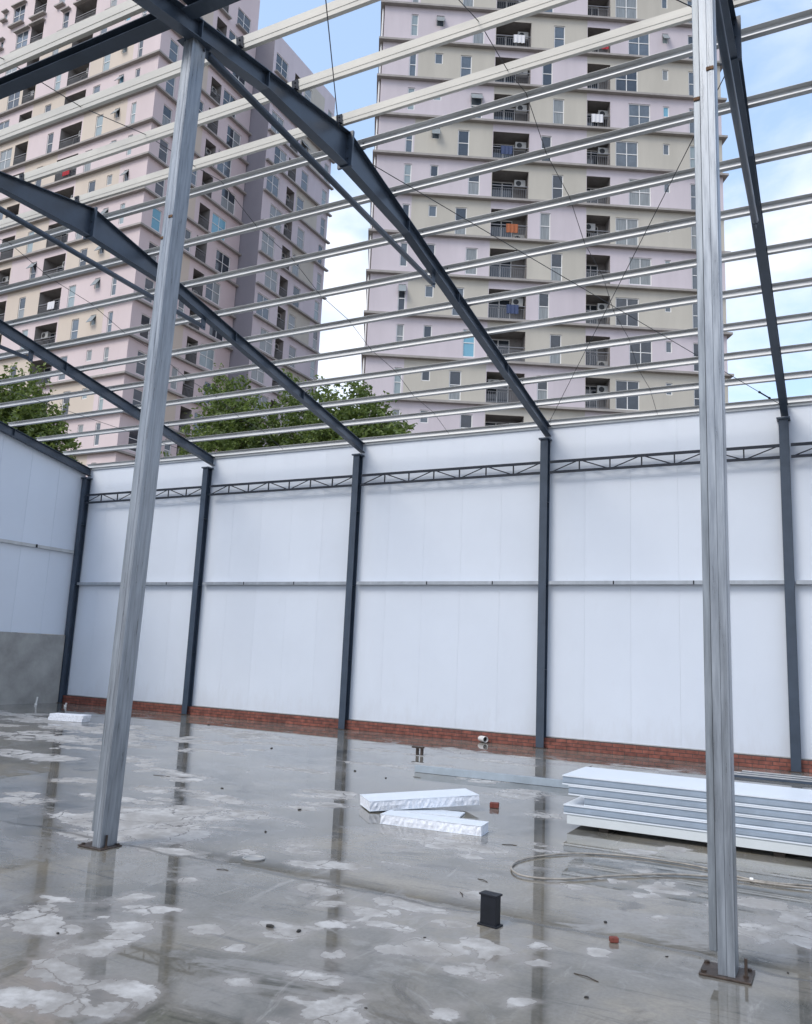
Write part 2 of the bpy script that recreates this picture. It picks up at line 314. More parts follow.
    colr = mix(math_('MULTIPLY', dry, rng(noise(1.6, 8, .72), .34, .62, .30, 1)), base, dcol)
    # construction joint, a wandering dark groove parallel to the wall
    sx = nn(t, 'ShaderNodeSeparateXYZ'); L(tcn.outputs['Object'], sx.inputs[0])
    jy = math_('ADD', sx.outputs[1], math_('MULTIPLY', noise(.8, 4), .55))
    jd = math_('ABSOLUTE', math_('SUBTRACT', jy, 5.98), 0)
    jm = rng(jd, .008, .045, .62, 0); colr = mix(jm, colr, (.05, .05, .048))
    L(colr, b.inputs['Base Color'])
    pud = rng(math_('ADD', big, math_('MULTIPLY', mid, .35)), .52, .74)
    rough = rng(pud, 0, 1, .035, .012, False)
    rg = math_('ADD', math_('MULTIPLY', dry, .42), math_('ADD', rough, math_('MULTIPLY', fringe, .10)))
    rg = math_('ADD', rg, math_('ADD', math_('MULTIPLY', jm, .3), math_('MULTIPLY', damp, .14)), True)
    L(rg, b.inputs['Roughness']); b.inputs['Specular IOR Level'].default_value = .62
    hh = math_('ADD', math_('MULTIPLY', noise(6, 6, .6), .25), math_('MULTIPLY', noise(22, 4, .6), .05))
    bp = nn(t, 'ShaderNodeBump'); bp.inputs['Distance'].default_value = .01
    L(math_('ADD', rng(v, .3, .62, .0, .45), math_('MULTIPLY', damp, .10)), bp.inputs['Strength']); L(hh, bp.inputs['Height']); L(bp.outputs[0], b.inputs['Normal'])
    return m
nx, ny = 330, 250; x0, x1, y0, y1 = X[0]-.12, 9.0, -6.0, 17.16
vs = [(x0+(x1-x0)*i/nx, y0+(y1-y0)*j/ny, 0) for j in range(ny+1) for i in range(nx+1)]
fs = [(j*(nx+1)+i, j*(nx+1)+i+1, (j+1)*(nx+1)+i+1, (j+1)*(nx+1)+i) for j in range(ny) for i in range(nx)]
me = bpy.data.meshes.new('concrete_floor'); me.from_pydata(vs, [], fs); me.materials.append(floor_mat())
att = me.attributes.new('dry', 'FLOAT', 'POINT'); dv_ = [0.0]*len(vs)
for (cx, cy, ax, ay) in DRY:
    ax = max(ax, .09)*1.15; ay = max(ay, .08)*1.15
    i0 = max(0, int((cx-2.6*ax-x0)/(x1-x0)*nx)); i1 = min(nx, int((cx+2.6*ax-x0)/(x1-x0)*nx)+1)
    j0 = max(0, int((cy-2.6*ay-y0)/(y1-y0)*ny)); j1 = min(ny, int((cy+2.6*ay-y0)/(y1-y0)*ny)+1)
    for j in range(j0, j1+1):
        for i in range(i0, i1+1):
            k = j*(nx+1)+i; px, py, _ = vs[k]
            dv_[k] = max(dv_[k], .95*math.exp(-.7*(((px-cx)/ax)**2+((py-cy)/ay)**2)))
att.data.foreach_set('value', dv_)
fl = bpy.data.objects.new('concrete_floor', me); COL.objects.link(fl); tag(fl, kind='structure')

# ------------------------------------------------------------------ walls
WX0, WX1 = X[0]-.12, X[5]+.3
wall = thing('insulated_wall', (0, 17.16, 0), 'tall white panel wall along the back of the site, on a red brick footing', 'wall')
n = int((WX1-WX0)/.96)
pw = .96
for i in range(n+1):
    a = WX0+i*pw; b = min(a+pw, WX1)
    if b-a < .1: break
    p = MB()
    # sheet with a shallow tongue joint and faint ribs
    p.box(a+.001, b-.001, 0, .10, .235, 6.93)
    p.build('wall_panel', M['panel'], wall)
p = MB(); p.box(WX0, WX1, .012, .09, .24, 6.92); p.build('wall_core', M['panel'], wall)
p = MB(); p.box(WX0-.02, WX1, -.03, .13, 6.932, 6.975); p.box(WX0-.02, WX1, -.034, -.030, 6.90, 6.975); p.build('cap_flashing', M['trim'], wall)
p = MB(); p.box(WX0, WX1, -.012, -.001, .222, .242); p.build('base_channel', M['galvp'], wall)
bk = MB(); bk.box(WX0, WX1, -.10, .12, -.05, .2145)
o = bk.build('brick_footing', M['brick']); o.location = (0, 17.16, 0); tag(o, 'low red brick footing three courses high beneath the long white panel wall', 'brick footing')

sw = thing('insulated_side_wall', (WX0, 0, 0), 'white panel side wall at the left edge, above the grey rendered dwarf wall', 'wall')
y = 17.10; i = 0
while y > -1:
    a = max(y-.96, -1.2); p = MB()
    if a < RIDGE < y:
        poly = [(0, a, 1.93), (0, y, 1.93), (0, y, ztop(y)-.06), (0, RIDGE, ZR-.06), (0, a, ztop(a)-.06)]
    else: poly = [(0, a, 1.93), (0, y, 1.93), (0, y, ztop(y)-.06), (0, a, ztop(a)-.06)]
    poly = [(q[0], q[1]+(.002 if q[1] == a else -.002 if q[1] == y else 0), q[2]) for q in poly]
    p.prism(poly, (-.1, 0, 0)); p.build('wall_panel', M['panel'], sw, bevel=.004); y = a
p = MB(); p.prism([(-.012, -1.2, 1.95), (-.012, 17.1, 1.95), (-.012, 17.1, ztop(17.1)-.08), (-.012, RIDGE, ZR-.08), (-.012, -1.2, ztop(-1.2)-.08)], (-.07, 0, 0)); p.build('wall_core', M['panel'], sw)
p = MB()
for (ya, yb) in ((RIDGE, 17.2), (-1.2, RIDGE)):
    p.hexa([(-.14, ya, ztop(ya)-.055), (.03, ya, ztop(ya)-.055), (.03, yb, ztop(yb)-.055), (-.14, yb, ztop(yb)-.055),
            (-.14, ya, ztop(ya)-.01), (.03, ya, ztop(ya)-.01), (.03, yb, ztop(yb)-.01), (-.14, yb, ztop(yb)-.01)])
p.build('verge_flashing', M['trim'], sw)
p = MB(); p.box(-.14, .10, -1.2, 16.93, -.06, 1.925); o = p.build('rendered_wall', M['concrete_wall'], bevel=.01); o.location = (WX0, 0, 0)
tag(o, 'low grey cement rendered wall under the white panels at the left', 'wall')

# ------------------------------------------------------------------ steel frames
def place(o, a, rz=0): o.location = a; o.rotation_euler.z = rz; return o
wall_lab = ['dark grey steel column in the left corner where the two white walls meet', 'dark steel wall column just right of the leaning looking left galvanised post',
            'dark steel wall column in the middle, standing behind the white offcuts', 'dark steel wall column beside the white drain pipe in the brick footing',
            'dark steel wall column behind the panel stack, right of the right galvanised post', 'dark steel wall column beyond the right edge of the picture']
wall_lab[1] = 'dark steel wall column between the corner column and the middle wall column'
ZC = ztop(YC)-.22
colm = {}
def column(i):
    c = thing('wall_column', (X[i]-(0, .09, .06, .03, .02, 0)[i], YC, 0), wall_lab[i], 'column', 'dark steel columns along the panel wall')
    if i == 0:
        m = MB(); m.box(-.085, .085, 0, .010, .012, 6.60); colm['f'] = m.data('flange', M['paint'])
        m = MB(); m.box(-.004, .004, .010, .168, .012, 6.60); colm['w'] = m.data('web', M['paint'])
        m = MB(); m.box(-.13, .13, -.06, .24, .0, .012); colm['b'] = m.data('base_plate', M['rust'])
        m = MB(); m.box(-.12, .12, -.03, .20, 6.602, 6.618); m.box(-.12, .12, -.03, .20, 6.620, 6.636); colm['c'] = m.data('cap_plate', M['paint'])
        m = MB(); m.box(-.083, -.005, .011, .167, 0, .01); m.box(.005, .083, .011, .167, 0, .01); colm['s'] = m.data('stiffener', M['paint'])
    inst('flange', colm['f'], c); inst('flange', colm['f'], c, (0, .168, 0)); inst('web', colm['w'], c)
    inst('base_plate', colm['b'], c); inst('cap_plate', colm['c'], c)
    for z in (1.6, 3.38, 5.2): inst('stiffener', colm['s'], c, (0, 0, z))
for i in range(6): column(i)

raf_lab = ['sloping dark steel rafter along the top of the left white side wall', 'dark steel rafter at the far left, second from the side wall',
           'dark steel rafter passing behind the left galvanised post to the middle wall column', 'long dark rafter from the left post top down to the column near the drain pipe',
           'dark rafter seen nearly end on, right of the right galvanised post', 'dark steel rafter beyond the right edge of the picture']
def zbot(y):
    d = abs(y-RIDGE); t = max(0, 1-d/1.75); return ztop(y)-.22-.26*t
YE = -.3
rm = {}
def rafter(i):
    r = thing('roof_rafter', (X[i], RIDGE, 0), raf_lab[i], 'rafter', 'dark steel roof rafters')
    if not rm:
        ys = [YC+.20, 15, 12, RIDGE+1.75, RIDGE, RIDGE-1.75, 5.4, 2, YE]
        for nm in ('t', 'b', 'w'):
            m = MB()
            for a, b in zip(ys[:-1], ys[1:]):
                a_, b_ = a-RIDGE, b-RIDGE
                if nm == 't': z = [(ztop(a)-.010, ztop(a)), (ztop(b)-.010, ztop(b))]; w = .068
                elif nm == 'b': z = [(zbot(a), zbot(a)+.010), (zbot(b), zbot(b)+.010)]; w = .068
                else: z = [(zbot(a)+.010, ztop(a)-.010), (zbot(b)+.010, ztop(b)-.010)]; w = .004
                m.hexa([(-w, b_, z[1][0]), (w, b_, z[1][0]), (w, a_, z[0][0]), (-w, a_, z[0][0]),
                        (-w, b_, z[1][1]), (w, b_, z[1][1]), (w, a_, z[0][1]), (-w, a_, z[0][1])])
            rm[nm] = m.data({'t': 'flange', 'b': 'flange', 'w': 'web'}[nm], M['paint'])
    inst('flange', rm['t'], r); inst('flange', rm['b'], r); inst('web', rm['w'], r)
    for yy in (RIDGE, RIDGE+1.75, 12.0, 14.4, RIDGE-1.75, 5.5):
        m = MB()
        for s in (-1, 1):
            xa, xb = sorted((s*.005, s*.064)); m.box(xa, xb, yy-RIDGE-.004, yy-RIDGE+.004, zbot(yy)+.011+.002, ztop(yy)-.013)
        m.build('stiffener', M['paint'], r)
    m = MB(); m.box(-.11, .11, -.018, .018, zbot(RIDGE)-.02, ZR+.01)
    for s in (-1, 1):
        for zz in (.1, .25, .4): m.tube([(s*.05, -.035, zbot(RIDGE)+zz), (s*.05, .035, zbot(RIDGE)+zz)], .012, 6)
    m.build('ridge_joint', M['paint'], r)
for i in range(6): rafter(i)
# tie tubes under the ridge
tl = {1: 'short visible dark tie tube below the rafter at the far left edge', 2: 'dark round tie tube under the rafter behind the left galvanised post',
      3: 'long dark tie tube from the left post top to the upper middle rafter', 4: 'dark round tie tube beside the nearly end-on rafter at the upper right', 5: 'dark tie tube beyond the right edge of the picture'}
for i in (1, 2, 3, 4):
    t = thing('tie_tube', (X[i], 5.6, 7.70), tl[i], 'tie tube', 'round tie tubes under the ridge')
    off = .0
    A = Vector((off, .08, .10)); B = Vector((off, 5.45, -.02))
    m = MB(); m.tube([A, B], .042, 14); m.build('tube', M['paint'], t, smooth=True)
    for q, s in ((A, -1), (B, 1)):
        m = MB(); m.box(-.006+off, .006+off, min(q.y, q.y+s*.12), max(q.y, q.y+s*.12), q.z-.05, q.z+.17 if s > 0 else q.z+.12); m.tube([(off-.03, q.y+s*.08, q.z), (off+.03, q.y+s*.08, q.z)], .014, 6); m.build('end_lug', M['paint'], t)
# purlins
def purlin_mesh(L, far, joints=True):
    m = MB(); h, w, l, t = (.125 if far else .135), .058, .020, .0028
    s = 1 if far else -1      # far slope: web uphill (away from viewer), opening faces down slope side of viewer
    if far: prof = [(w, 0), (0, 0), (0, l), (t, l), (t, t), (w-t, t), (w-t, h-t), (-.006, h-t), (-.006, h), (w, h)]
    else: prof = [(0, 0), (w, 0), (w, l), (w-t, l), (w-t, t), (t, t), (t, h-t), (w-t, h-t), (w-t, h-l), (w, h-l), (w, h), (0, h)]
    n = len(prof)
    for k in range(n):
        pass
    vs = [(0, a, b) for a, b in prof]+[(L, a, b) for a, b in prof]
    m.add(vs, [(k, (k+1) % n, n+(k+1) % n, n+k) for k in range(n)])
    if not far:    # rolled stiffening rib on the web
        m.box(0, L, -.004, -.0003, h*.36, h*.64)
    return m.data('roof_purlin', M['galvp'] if far else M['sunlitgalv'])
PL = X[5]-X[0]+.3
pf, pn = purlin_mesh(PL, True), purlin_mesh(PL, False)
fy = [8.62+.9395*k for k in range(10)]; ny_ = [8.10, 7.12, 6.10, 5.04, 4.10]
ordn = ['first', 'second', 'third', 'fourth', 'fifth', 'sixth', 'seventh', 'eighth', 'ninth', 'tenth']
for k, yy in enumerate(fy):
    o = inst('roof_purlin', pf, None, (X[0]-.15, yy, ztop(yy)+.012)); o.rotation_euler = (-math.atan(SLP), 0, 0)
    if k == 9: tag(o, 'galvanised eaves purlin lying right along the top of the long white wall', 'purlin', 'galvanised roof purlins')
    else: tag(o, f'{ordn[9-k]} thin galvanised purlin counted upwards from the eaves purlin on the white wall', 'purlin', 'galvanised roof purlins')
for k, yy in enumerate(ny_):
    o = inst('roof_purlin', pn, None, (X[0]-.15, yy, ztop(yy)+.002)); o.rotation_euler = (math.atan(SLP), 0, 0)
    tag(o, f'{ordn[k]} broad pale purlin on the near roof slope, counted from the ridge', 'purlin', 'galvanised roof purlins')
m = MB(); m.box(-.045, .045, 0, .008, .001, .13); m.box(-.045, .045, -.06, -.0005, .001, .008)
for zz in (.05, .10):
    m.tube([(.0, -.012, zz), (.0, .0, zz)], .011, 6)
cl = m.data('cleat', M['dpaint'])
for o in [q for q in COL.objects if q.name.startswith('roof_purlin')]:
    far_ = o.location.y > RIDGE
    for k in range(1, 5):
        c = inst('cleat', cl, o, (X[k]-X[0]+.15+(.05 if k % 2 else -.04), .062 if far_ else -.014, 0)); 
m = MB(); L = X[5]-X[1]
for a, b in [(X[j]+.006, X[j+1]-.006) for j in range(0, 5)]:
    m.box(a, b, -.09, .09, 0, .010); m.box(a, b, -.09, .09, .22, .230); m.box(a, b, -.004, .004, .010, .22)
eb = [m]
for j in range(1, 5):
    a, b = X[j]+.083, X[j+1]-.083; t = thing('lintel_beam', ((a+b)/2, 5.25, 7.915), {1: 'dark steel beam beyond the left edge between the near post tops', 2: 'dark steel beam crossing the top left corner under the broad pale purlin', 3: 'dark steel beam end to the right of the left post top, at the top edge', 4: 'dark steel beam beyond the upper right corner'}[j], 'beam', 'dark beams joining the post tops')
    h_ = (b-a)/2
    m = MB(); m.box(-h_, h_, -.08, .08, 0, .010); m.build('flange', M['paint'], t)
    m = MB(); m.box(-h_, h_, -.08, .08, .10, .11); m.build('flange', M['paint'], t)
    m = MB(); m.box(-h_, h_, -.004, .004, .010, .10); m.build('web', M['paint'], t)

# girts (mid rails) per bay and lattice girders
for j in range(5):
    a, b = X[j]+.092, X[j+1]-.092; c = (a+b)/2; h_ = (b-a)/2
    where = ['between the corner column and the next one', 'between the second column and the middle one', 'between the middle and drain pipe columns', 'behind the right galvanised post', 'at the right edge of the picture'][j]
    t = thing('wall_rail', (c, 17.03, 3.40), f'galvanised rail at mid height, {where}', 'wall rail', 'galvanised rails at mid height')
    m = MB(); m.box(-h_, h_, 0, .003, 0, .075); m.box(-h_, h_, .003, .11, .072, .075); m.box(-h_, h_, .003, .11, 0, .003); m.build('channel', M['galv'], t)
    for q in ((-.8*h_/2.4, .55) if j % 2 else (1.0, -.35)):
        m = MB(); m.box(q*1.2-.012, q*1.2+.012, -.008, -.001, .0, .075); m.build('splice_clip', M['black'], t)
    m2 = thing('lattice_girder', (c, 17.0, 5.83), f'dark lattice girder high on the wall, {where}', 'girder', 'dark lattice girders along the wall')
    q = MB(); q.box(-h_, h_, -.025, .025, .26, .285); q.box(-h_, h_, -.025, -.020, .22, .26); q.build('top_chord', M['dpaint'], m2)
    q = MB(); q.box(-h_, h_, -.025, .025, 0, .022); q.box(-h_, h_, -.025, -.020, .022, .05); q.build('bottom_chord', M['dpaint'], m2)
    N = 7
    for k in range(N+1):
        xk = -h_+2*h_*k/N
        if 0 < k < N:
            q = MB(); q.box(xk-.013, xk+.013, -.012, .012, .0225, .2595); q.build('upright', M['dpaint'], m2)
        if k < N:
            xa, xb = xk+.03, -h_+2*h_*(k+1)/N-.03
            za, zb = (.25, .03) if k % 2 else (.03, .25)
            q = MB(); q.tube([(xa, .0, za), (xb, .0, zb)], .013, 5); q.build('diagonal', M['dpaint'], m2)
m0 = thing('wall_rail', (X[0]-.03, 0, 4.32), 'galvanised horizontal rail at mid height of the left side wall', 'wall rail')
q = MB(); q.box(0, .003, -1, 16.9, 0, .085); q.box(-.085, 0, -1, 16.9, .082, .085); q.box(-.085, 0, -1, 16.9, 0, .003); q.build('channel', M['galvp'], m0)
for yy in (15.6, 13.1):
    q = MB(); q.box(.004, .012, yy-.03, yy+.03, -.004, .09); q.build('splice_clip', M['black'], m0)

# galvanised posts on the ridge side
def post(xc, lab, lean=0, px=0):
    yc = 5.53
    t = thing('galvanised_post', (xc, yc, 0), lab, 'post', 'galvanised posts on base plates')
    zt = ztop(yc)-.22-.004
    def chan(x0, x1, y0, y1, z0, z1, seam):
        m = MB(); T = .003
        w = x1-x0
        m.box(x0, x1, y0, y1, z0, z1)
        return m
    m = MB()
    m.box(-.022, .026, -.095, .095, .014, zt); m.box(.029, .072, -.095, .095, .014, zt); m.box(.022, .034, -.090, .090, .016, zt-.01)
    m.box(.040, .062, -.0970, -.0952, .014, zt); m.box(.0722, .0735, -.05, .05, .014, zt)
    m.build('box_section', M['post'], t, bevel=.005)
    m = MB(); m.box(-.070, -.025, -.078, .085, .13, zt); m.build('side_channel', M['postb'], t, bevel=.004)
    for z, xa, xb, yf in ((5.86, .020, .070, -.103), (5.66, -.069, -.026, -.086)):
        if z < 5: continue
        m = MB(); m.box(xa, xb, yf, yf+.008, z, z+.028); m.build('weld_patch', M['weld'], t, bevel=.003)
    m = MB(); m.box(-.125+px, .160+px, -.125, .115, 0, .013); m.build('base_plate', M['rust'], t, bevel=.003)
    for bx, by, hh in ((.125, -.04, .10), (-.105, .085, .012), (-.10, -.085, .010), (.13, .09, .012)):
        m = MB(); bx += px; m.tube([(bx, by, .013), (bx, by, .013+hh)], .009, 8); m.tube([(bx, by, .0135), (bx, by, .024)], .017, 6); m.build('anchor_bolt', M['rust'], t)
    m = MB(); m.box(-.13, .13, -.12, .12, zt+.001, zt+.0035); m.build('cap_plate', M['paint'], t)
    if lean: t.rotation_euler.y = lean
    return t
post(X[3]-.205, 'left galvanised steel post on a rusty base plate, holding the long rafter', .0185, -.04)
post(X[4]+.085, 'right galvanised steel post in front of the panel stack, one tall bolt on its plate')

# bracing rods
def rod(name, pts, lab, r=.006, grp='thin bracing rods in the roof', buckle=None):
    t = thing(name, pts[0], lab, 'bracing rod', grp); P = [Vector(p)-Vector(pts[0]) for p in pts]
    m = MB(); m.tube(P, r, 6); m.build('rod', M['wire'], t)
    if buckle is not None:
        d = (P[-1]-P[0]); a = P[0]+d*buckle; b = a+d.normalized()*.28
        m = MB(); m.tube([a, b], .014, 8); m.tube([a-d.normalized()*.03, a], .022, 8); m.tube([b, b+d.normalized()*.03], .022, 8); m.build('turnbuckle', M['black'], t)
def rp(x, y, dz=-.10): return (x, y, ztop(y)+dz)
rod('bracing_rod', [rp(X[3]+.1, 8.8), rp(X[4]-.05, 16.9)], 'thin rod from the ridge joint down to the wall column at the right', buckle=.93)
rod('bracing_rod', [rp(X[4]-.1, 8.9), rp(X[3]+.05, 16.9)], 'thin rod with a turnbuckle beside the right post, ending near the drain pipe column', buckle=.05)
rod('bracing_rod', [rp(X[3]+.1, 8.0), rp(X[4], -.2)], 'thin dark rod rising from the ridge joint to the top edge in the middle')
rod('bracing_rod', [rp(X[4]-.1, 8.1), rp(X[3], -.2)], 'thin dark rod at the top edge just left of the right post')
rod('bracing_rod', [rp(X[0]+.1, 8.8), rp(X[1]-.05, 16.9)], 'thin rod in the far left bay, descending across the left tree')
for x_, lab in ((X[3]+2.4, 'tie rod threaded through the purlins between the two galvanised posts'), (X[2]+2.4, 'tie rod threaded through the purlins left of the long middle rafter'), (X[1]+2.4, 'tie rod threaded through the purlins at the far left')):
    pts = []
    ally = sorted(fy+ny_)
    for q, yy in enumerate(ally):
        pts.append((x_+(.02 if q % 2 else -.02), yy, ztop(yy)+(.10 if q % 2 else .04)))
    rod('tie_rod', pts, lab, .005, 'tie rods between the purlins')

# ------------------------------------------------------------------ stack of panels
st_lab = ['cream lowest panel of the stack at the right', 'second panel from the bottom of the stack', 'middle panel of the stack, its end set back', 'second panel from the top of the stack at the right', 'white topped uppermost panel of the stack at the right']
for q, (bx, y_) in enumerate(((-2.3, 9.6), (-.6, 9.6), (1.6, 9.6))):
    m = MB(); m.box(-.05, .05, -.45, .45, 0, .048); o = m.build('timber_bearer', M['wood'], bevel=.004); o.location = (bx, y_, 0)
    tag(o, ['wet timber bearer under the left end of the panel stack', 'wet timber bearer under the stack behind the right post', 'wet timber bearer under the far right part of the stack'][q], 'timber bearer', 'timber bearers under the panel stack')
stx = [(-2.68, 9.10), (-2.72, 9.085), (-2.50, 9.10), (-2.67, 9.095), (-2.74, 9.10)]
z = .05
for k, (xa, ya) in enumerate(stx):
    t = thing('insulated_panel', (xa, ya, z), st_lab[k], 'panel', 'insulated panels stacked at the right')
    Lx = 6.0+.1*(k % 2); 
    m = MB(); m.box(0.003, Lx, .012, .94, .008, .092); m.box(.003, Lx, -.002, .012, .026, .058); m.build('core', M['cream'] if k == 0 else M['sheet_edge'], t)
    m = MB(); m.box(0, Lx, 0, .95, .0925, .0985); m.box(0, Lx, -.0, .011, .0865, .0922); m.build('metal_skin', M['sheet_top'] if k else M['cream'], t)
    m = MB(); m.box(0, Lx, 0, .95, .001, .0075); m.box(0, Lx, .0, .011, .0078, .014); m.build('metal_skin', M['sheet_top'] if k else M['cream'], t)
    if k == 0:
        m = MB(); m.box(0, Lx, -.012, -.003, .004, .088); m.build('side_skin', M['cream'], t)
    z += .1
# foam offcuts
def offcut(name, loc, rz, L_, Wd, th, lab, tilt=0, rx=0):
    t = thing(name, loc, lab, 'panel offcut', 'white panel offcuts lying in the water'); t.rotation_euler = (rx, tilt, rz)
    m = MB(); ns = 40; rnd = random.Random(hash(L_) % 99)
    def e(i): return rnd.uniform(-.006, .006)
    vs = []; 
    for i in range(ns+1):
        x_ = L_*i/ns
        vs += [(x_, e(i), .006), (x_, -.004+e(i), th*.5), (x_, e(i), th-.006), (x_, Wd+e(i), th-.006), (x_, Wd+.004+e(i), th*.5), (x_, Wd+e(i), .006)]
    fs = [(i*6+k, i*6+(k+1) % 6, (i+1)*6+(k+1) % 6, (i+1)*6+k) for i in range(ns) for k in range(6)]+[(5, 4, 3, 2, 1, 0), tuple(ns*6+k for k in range(6))]
    m.add(vs, fs); m.build('foam_core', M['foam'], t)
    m = MB(); m.box(-.004, L_+.004, -.004, Wd+.004, th-.0055, th); m.build('metal_skin', M['sheet_top'], t)
    m = MB(); m.box(-.004, L_+.004, -.004, Wd+.004, 0, .0055); m.build('metal_skin', M['sheet_top'], t)
    return t
offcut('panel_offcut', (-4.36, 7.98, .002), radians(6), 1.10, .26, .10, 'front white panel offcut with a rough speckled foam edge')
offcut('panel_offcut', (-4.76, 8.45, .012), radians(44), 1.32, .46, .11, 'longer white panel offcut leaning on a thin sheet behind the front offcut', tilt=-.05)
m = MB(); m.box(0, .75, 0, .3, 0, .018); o = m.build('sheet_offcut', M['sheet_top'], bevel=.002); o.location = (-4.55, 8.66, .004); o.rotation_euler.z = radians(12)
tag(o, 'thin pale sheet offcut under the longer white offcut', 'sheet offcut')
m = MB(); m.box(0, .86, 0, .30, 0, .072); m.box(.02, .88, .01, .31, .074, .145); o = m.build('panel_offcut', M['foam'], bevel=.004); o.location = (-15.72, 13.1, .002); o.rotation_euler.z = radians(14)
tag(o, 'small white panel offcut near the left corner, by the grey wall', 'panel offcut')
# galvanised channel on the floor
m = MB(); m.box(0, 4.2, 0, .06, 0, .003); m.box(0, 4.2, 0, .003, .003, .10); m.box(0, 4.2, .057, .06, .003, .10); m.box(0, 4.2, 0.003, .045, .0975, .10)
o = m.build('loose_purlin', mat('blue_grey_galvanised', (.36, .42, .47), .4, .2, .5, .1, 6)); o.location = (-5.88, 11.78, .004); o.rotation_euler.z = radians(3.2)
tag(o, 'loose galvanised purlin lying on the wet floor, its right end behind the panel stack', 'purlin')
# steel behind the stack
for k, (yy, zz, nm) in enumerate(((15.25, 0, 'front'), (15.55, 0, 'middle'), (15.85, 0, 'back'))):
    t = thing('flat_truss', (-1.9+.15*k, yy, .003), f'{nm} one of the flat blue-black lattice trusses lying behind the panel stack', 'truss', 'flat trusses lying on the floor')
    m = MB(); m.box(0, 5.5, 0, .04, 0, .04); m.build('chord', M['paint'], t)
    m = MB(); m.box(0, 5.5, .18, .22, 0, .04); m.build('chord', M['galvp'], t)
    for c in range(7):
        m = MB(); m.box(.1+c*.85, .16+c*.85, .041, .179, .005, .035); m.build('spacer', M['galvp'], t)
# black stub
t = thing('steel_stub', (-2.15, 5.53, 0), 'short black steel stub with a top plate standing alone on the wet floor', 'steel stub', None, radians(-8))
m = MB(); m.box(-.075, .075, -.045, .045, 0, .012); m.build('base_plate', M['black'], t, bevel=.002)
m = MB(); m.box(-.068, .068, -.042, .042, .19, .202); m.build('top_plate', M['black'], t, bevel=.002)
m = MB(); m.box(-.058, .058, -.034, -.026, .0125, .1895); m.box(-.058, .058, .026, .034, .0125, .1895); m.box(-.058, -.050, -.0255, .0255, .0125, .1895); m.box(.050, .058, -.0255, .0255, .0125, .1895); m.build('body', M['black'], t)
# small bracket
t = thing('steel_bracket', (-6.85, 13.85, 0), 'small dark steel bracket standing in the puddle near the brick footing', 'bracket')
m = MB(); m.box(-.12, .10, -.04, .04, .12, .15); m.build('top_plate', M['rust'], t)
for x_ in (-.02, .07):
    m = MB(); m.box(x_-.018, x_+.018, -.03, .03, 0, .1195); m.build('leg', M['rust'], t)
# drain pipe through the footing
t = thing('drain_pipe', (-6.86, 17.0, .075), 'white plastic drain pipe end poking out of the brick footing', 'drain pipe')
m = MB(); n = 20
for a, b, ra, rb in ((0, .16, .075, .075), ):
    ring = lambda y_, R: [(R*cos(2*pi*k/n), y_, R*sin(2*pi*k/n)) for k in range(n)]
    vs = ring(-.10, .062)+ring(.16, .062)+ring(-.10, .056)+ring(.16, .056)
    fs = [(k, (k+1) % n, n+(k+1) % n, n+k) for k in range(n)]+[(2*n+k, 3*n+k, 3*n+(k+1) % n, 2*n+(k+1) % n) for k in range(n)]+[(k, 2*n+k, 2*n+(k+1) % n, (k+1) % n) for k in range(n)]
    m.add(vs, fs)
o = m.build('pipe', M['pvc'], t); o.rotation_euler.z = radians(48)
m = MB(); m.tube([(0, -.02, 0), (0, .0, 0)], .055, 20); o = m.build('dark_bore', M['dark'], t); o.rotation_euler.z = radians(48)
# upright pipes at left
for (x_, y_, hh, lab) in ((-19.5, 15.8, .22, 'thin white upright pipe near the grey wall at the left'), (-18.7, 16.1, .10, 'short stub pipe between the corner column and the thin white pipe')):
    m = MB(); m.tube([(0, 0, 0), (.02, 0, hh*.6), (.035, 0, hh)], .022, 10); m.tube([(0, 0, 0), (0, 0, .05)], .035, 10)
    o = m.build('upright_pipe', M['pvc'], smooth=False); o.location = (x_, y_, 0); tag(o, lab, 'pipe')
# hose
H = [(2.2, 8.0), (.9, 8.2), (-0.15, 8.11), (-0.52, 7.98), (-0.79, 7.97), (-1.19, 8.16), (-1.63, 8.18), (-1.98, 8.1), (-2.3, 7.9), (-2.55, 7.5), (-2.58, 7.12), (-2.41, 6.85), (-2.1, 6.93), (-1.72, 7.36), (-1.37, 7.68), (-1.07, 7.82), (-0.81, 7.88), (-0.52, 7.90), (.2, 7.98), (1.3, 7.6)]
def spline(P, n=8):
    o = []
    for i in range(len(P)-1):
        p0, p1, p2, p3 = [Vector((*P[max(0, min(len(P)-1, k))], 0)) for k in (i-1, i, i+1, i+2)]
        for s in range(n):
            u = s/n; o.append(.5*((2*p1)+(p2-p0)*u+(2*p0-5*p1+4*p2-p3)*u*u+(3*p1-p0-3*p2+p3)*u**3))
    o.append(Vector((*P[-1], 0))); return o
hp = spline(H); m = MB(); m.tube([(p.x, p.y, .012+.004*(i > 80)) for i, p in enumerate(hp)], .0085, 8)
o = m.build('hose', M['hose'], smooth=True); tag(o, 'thin pale hose looped on the wet floor behind the right post', 'hose')
m = MB(); m.tube([(-.014, 0, 0), (.014, 0, 0)], .013, 8); o = m.build('hose_clip', M['pvc']); o.location = (-.74, 7.93, .022); tag(o, 'small clip where the two strands of the hose meet, right of the right post', 'clip')
# lid
m = MB(); ring = lambda R, z_: [(R*cos(2*pi*k/24), R*sin(2*pi*k/24), z_) for k in range(24)]
vs = ring(.092, 0)+ring(.095, .012)+ring(.080, .012)+ring(.078, .004)
fs = [(j*24+k, j*24+(k+1) % 24, (j+1)*24+(k+1) % 24, (j+1)*24+k) for j in range(3) for k in range(24)]+[tuple(range(72, 96))]
m.add(vs, fs); o = m.build('round_lid', M['lid']); o.location = (-4.47, 5.98, .002); tag(o, 'pale round lid lying on the floor right of the left post', 'lid')
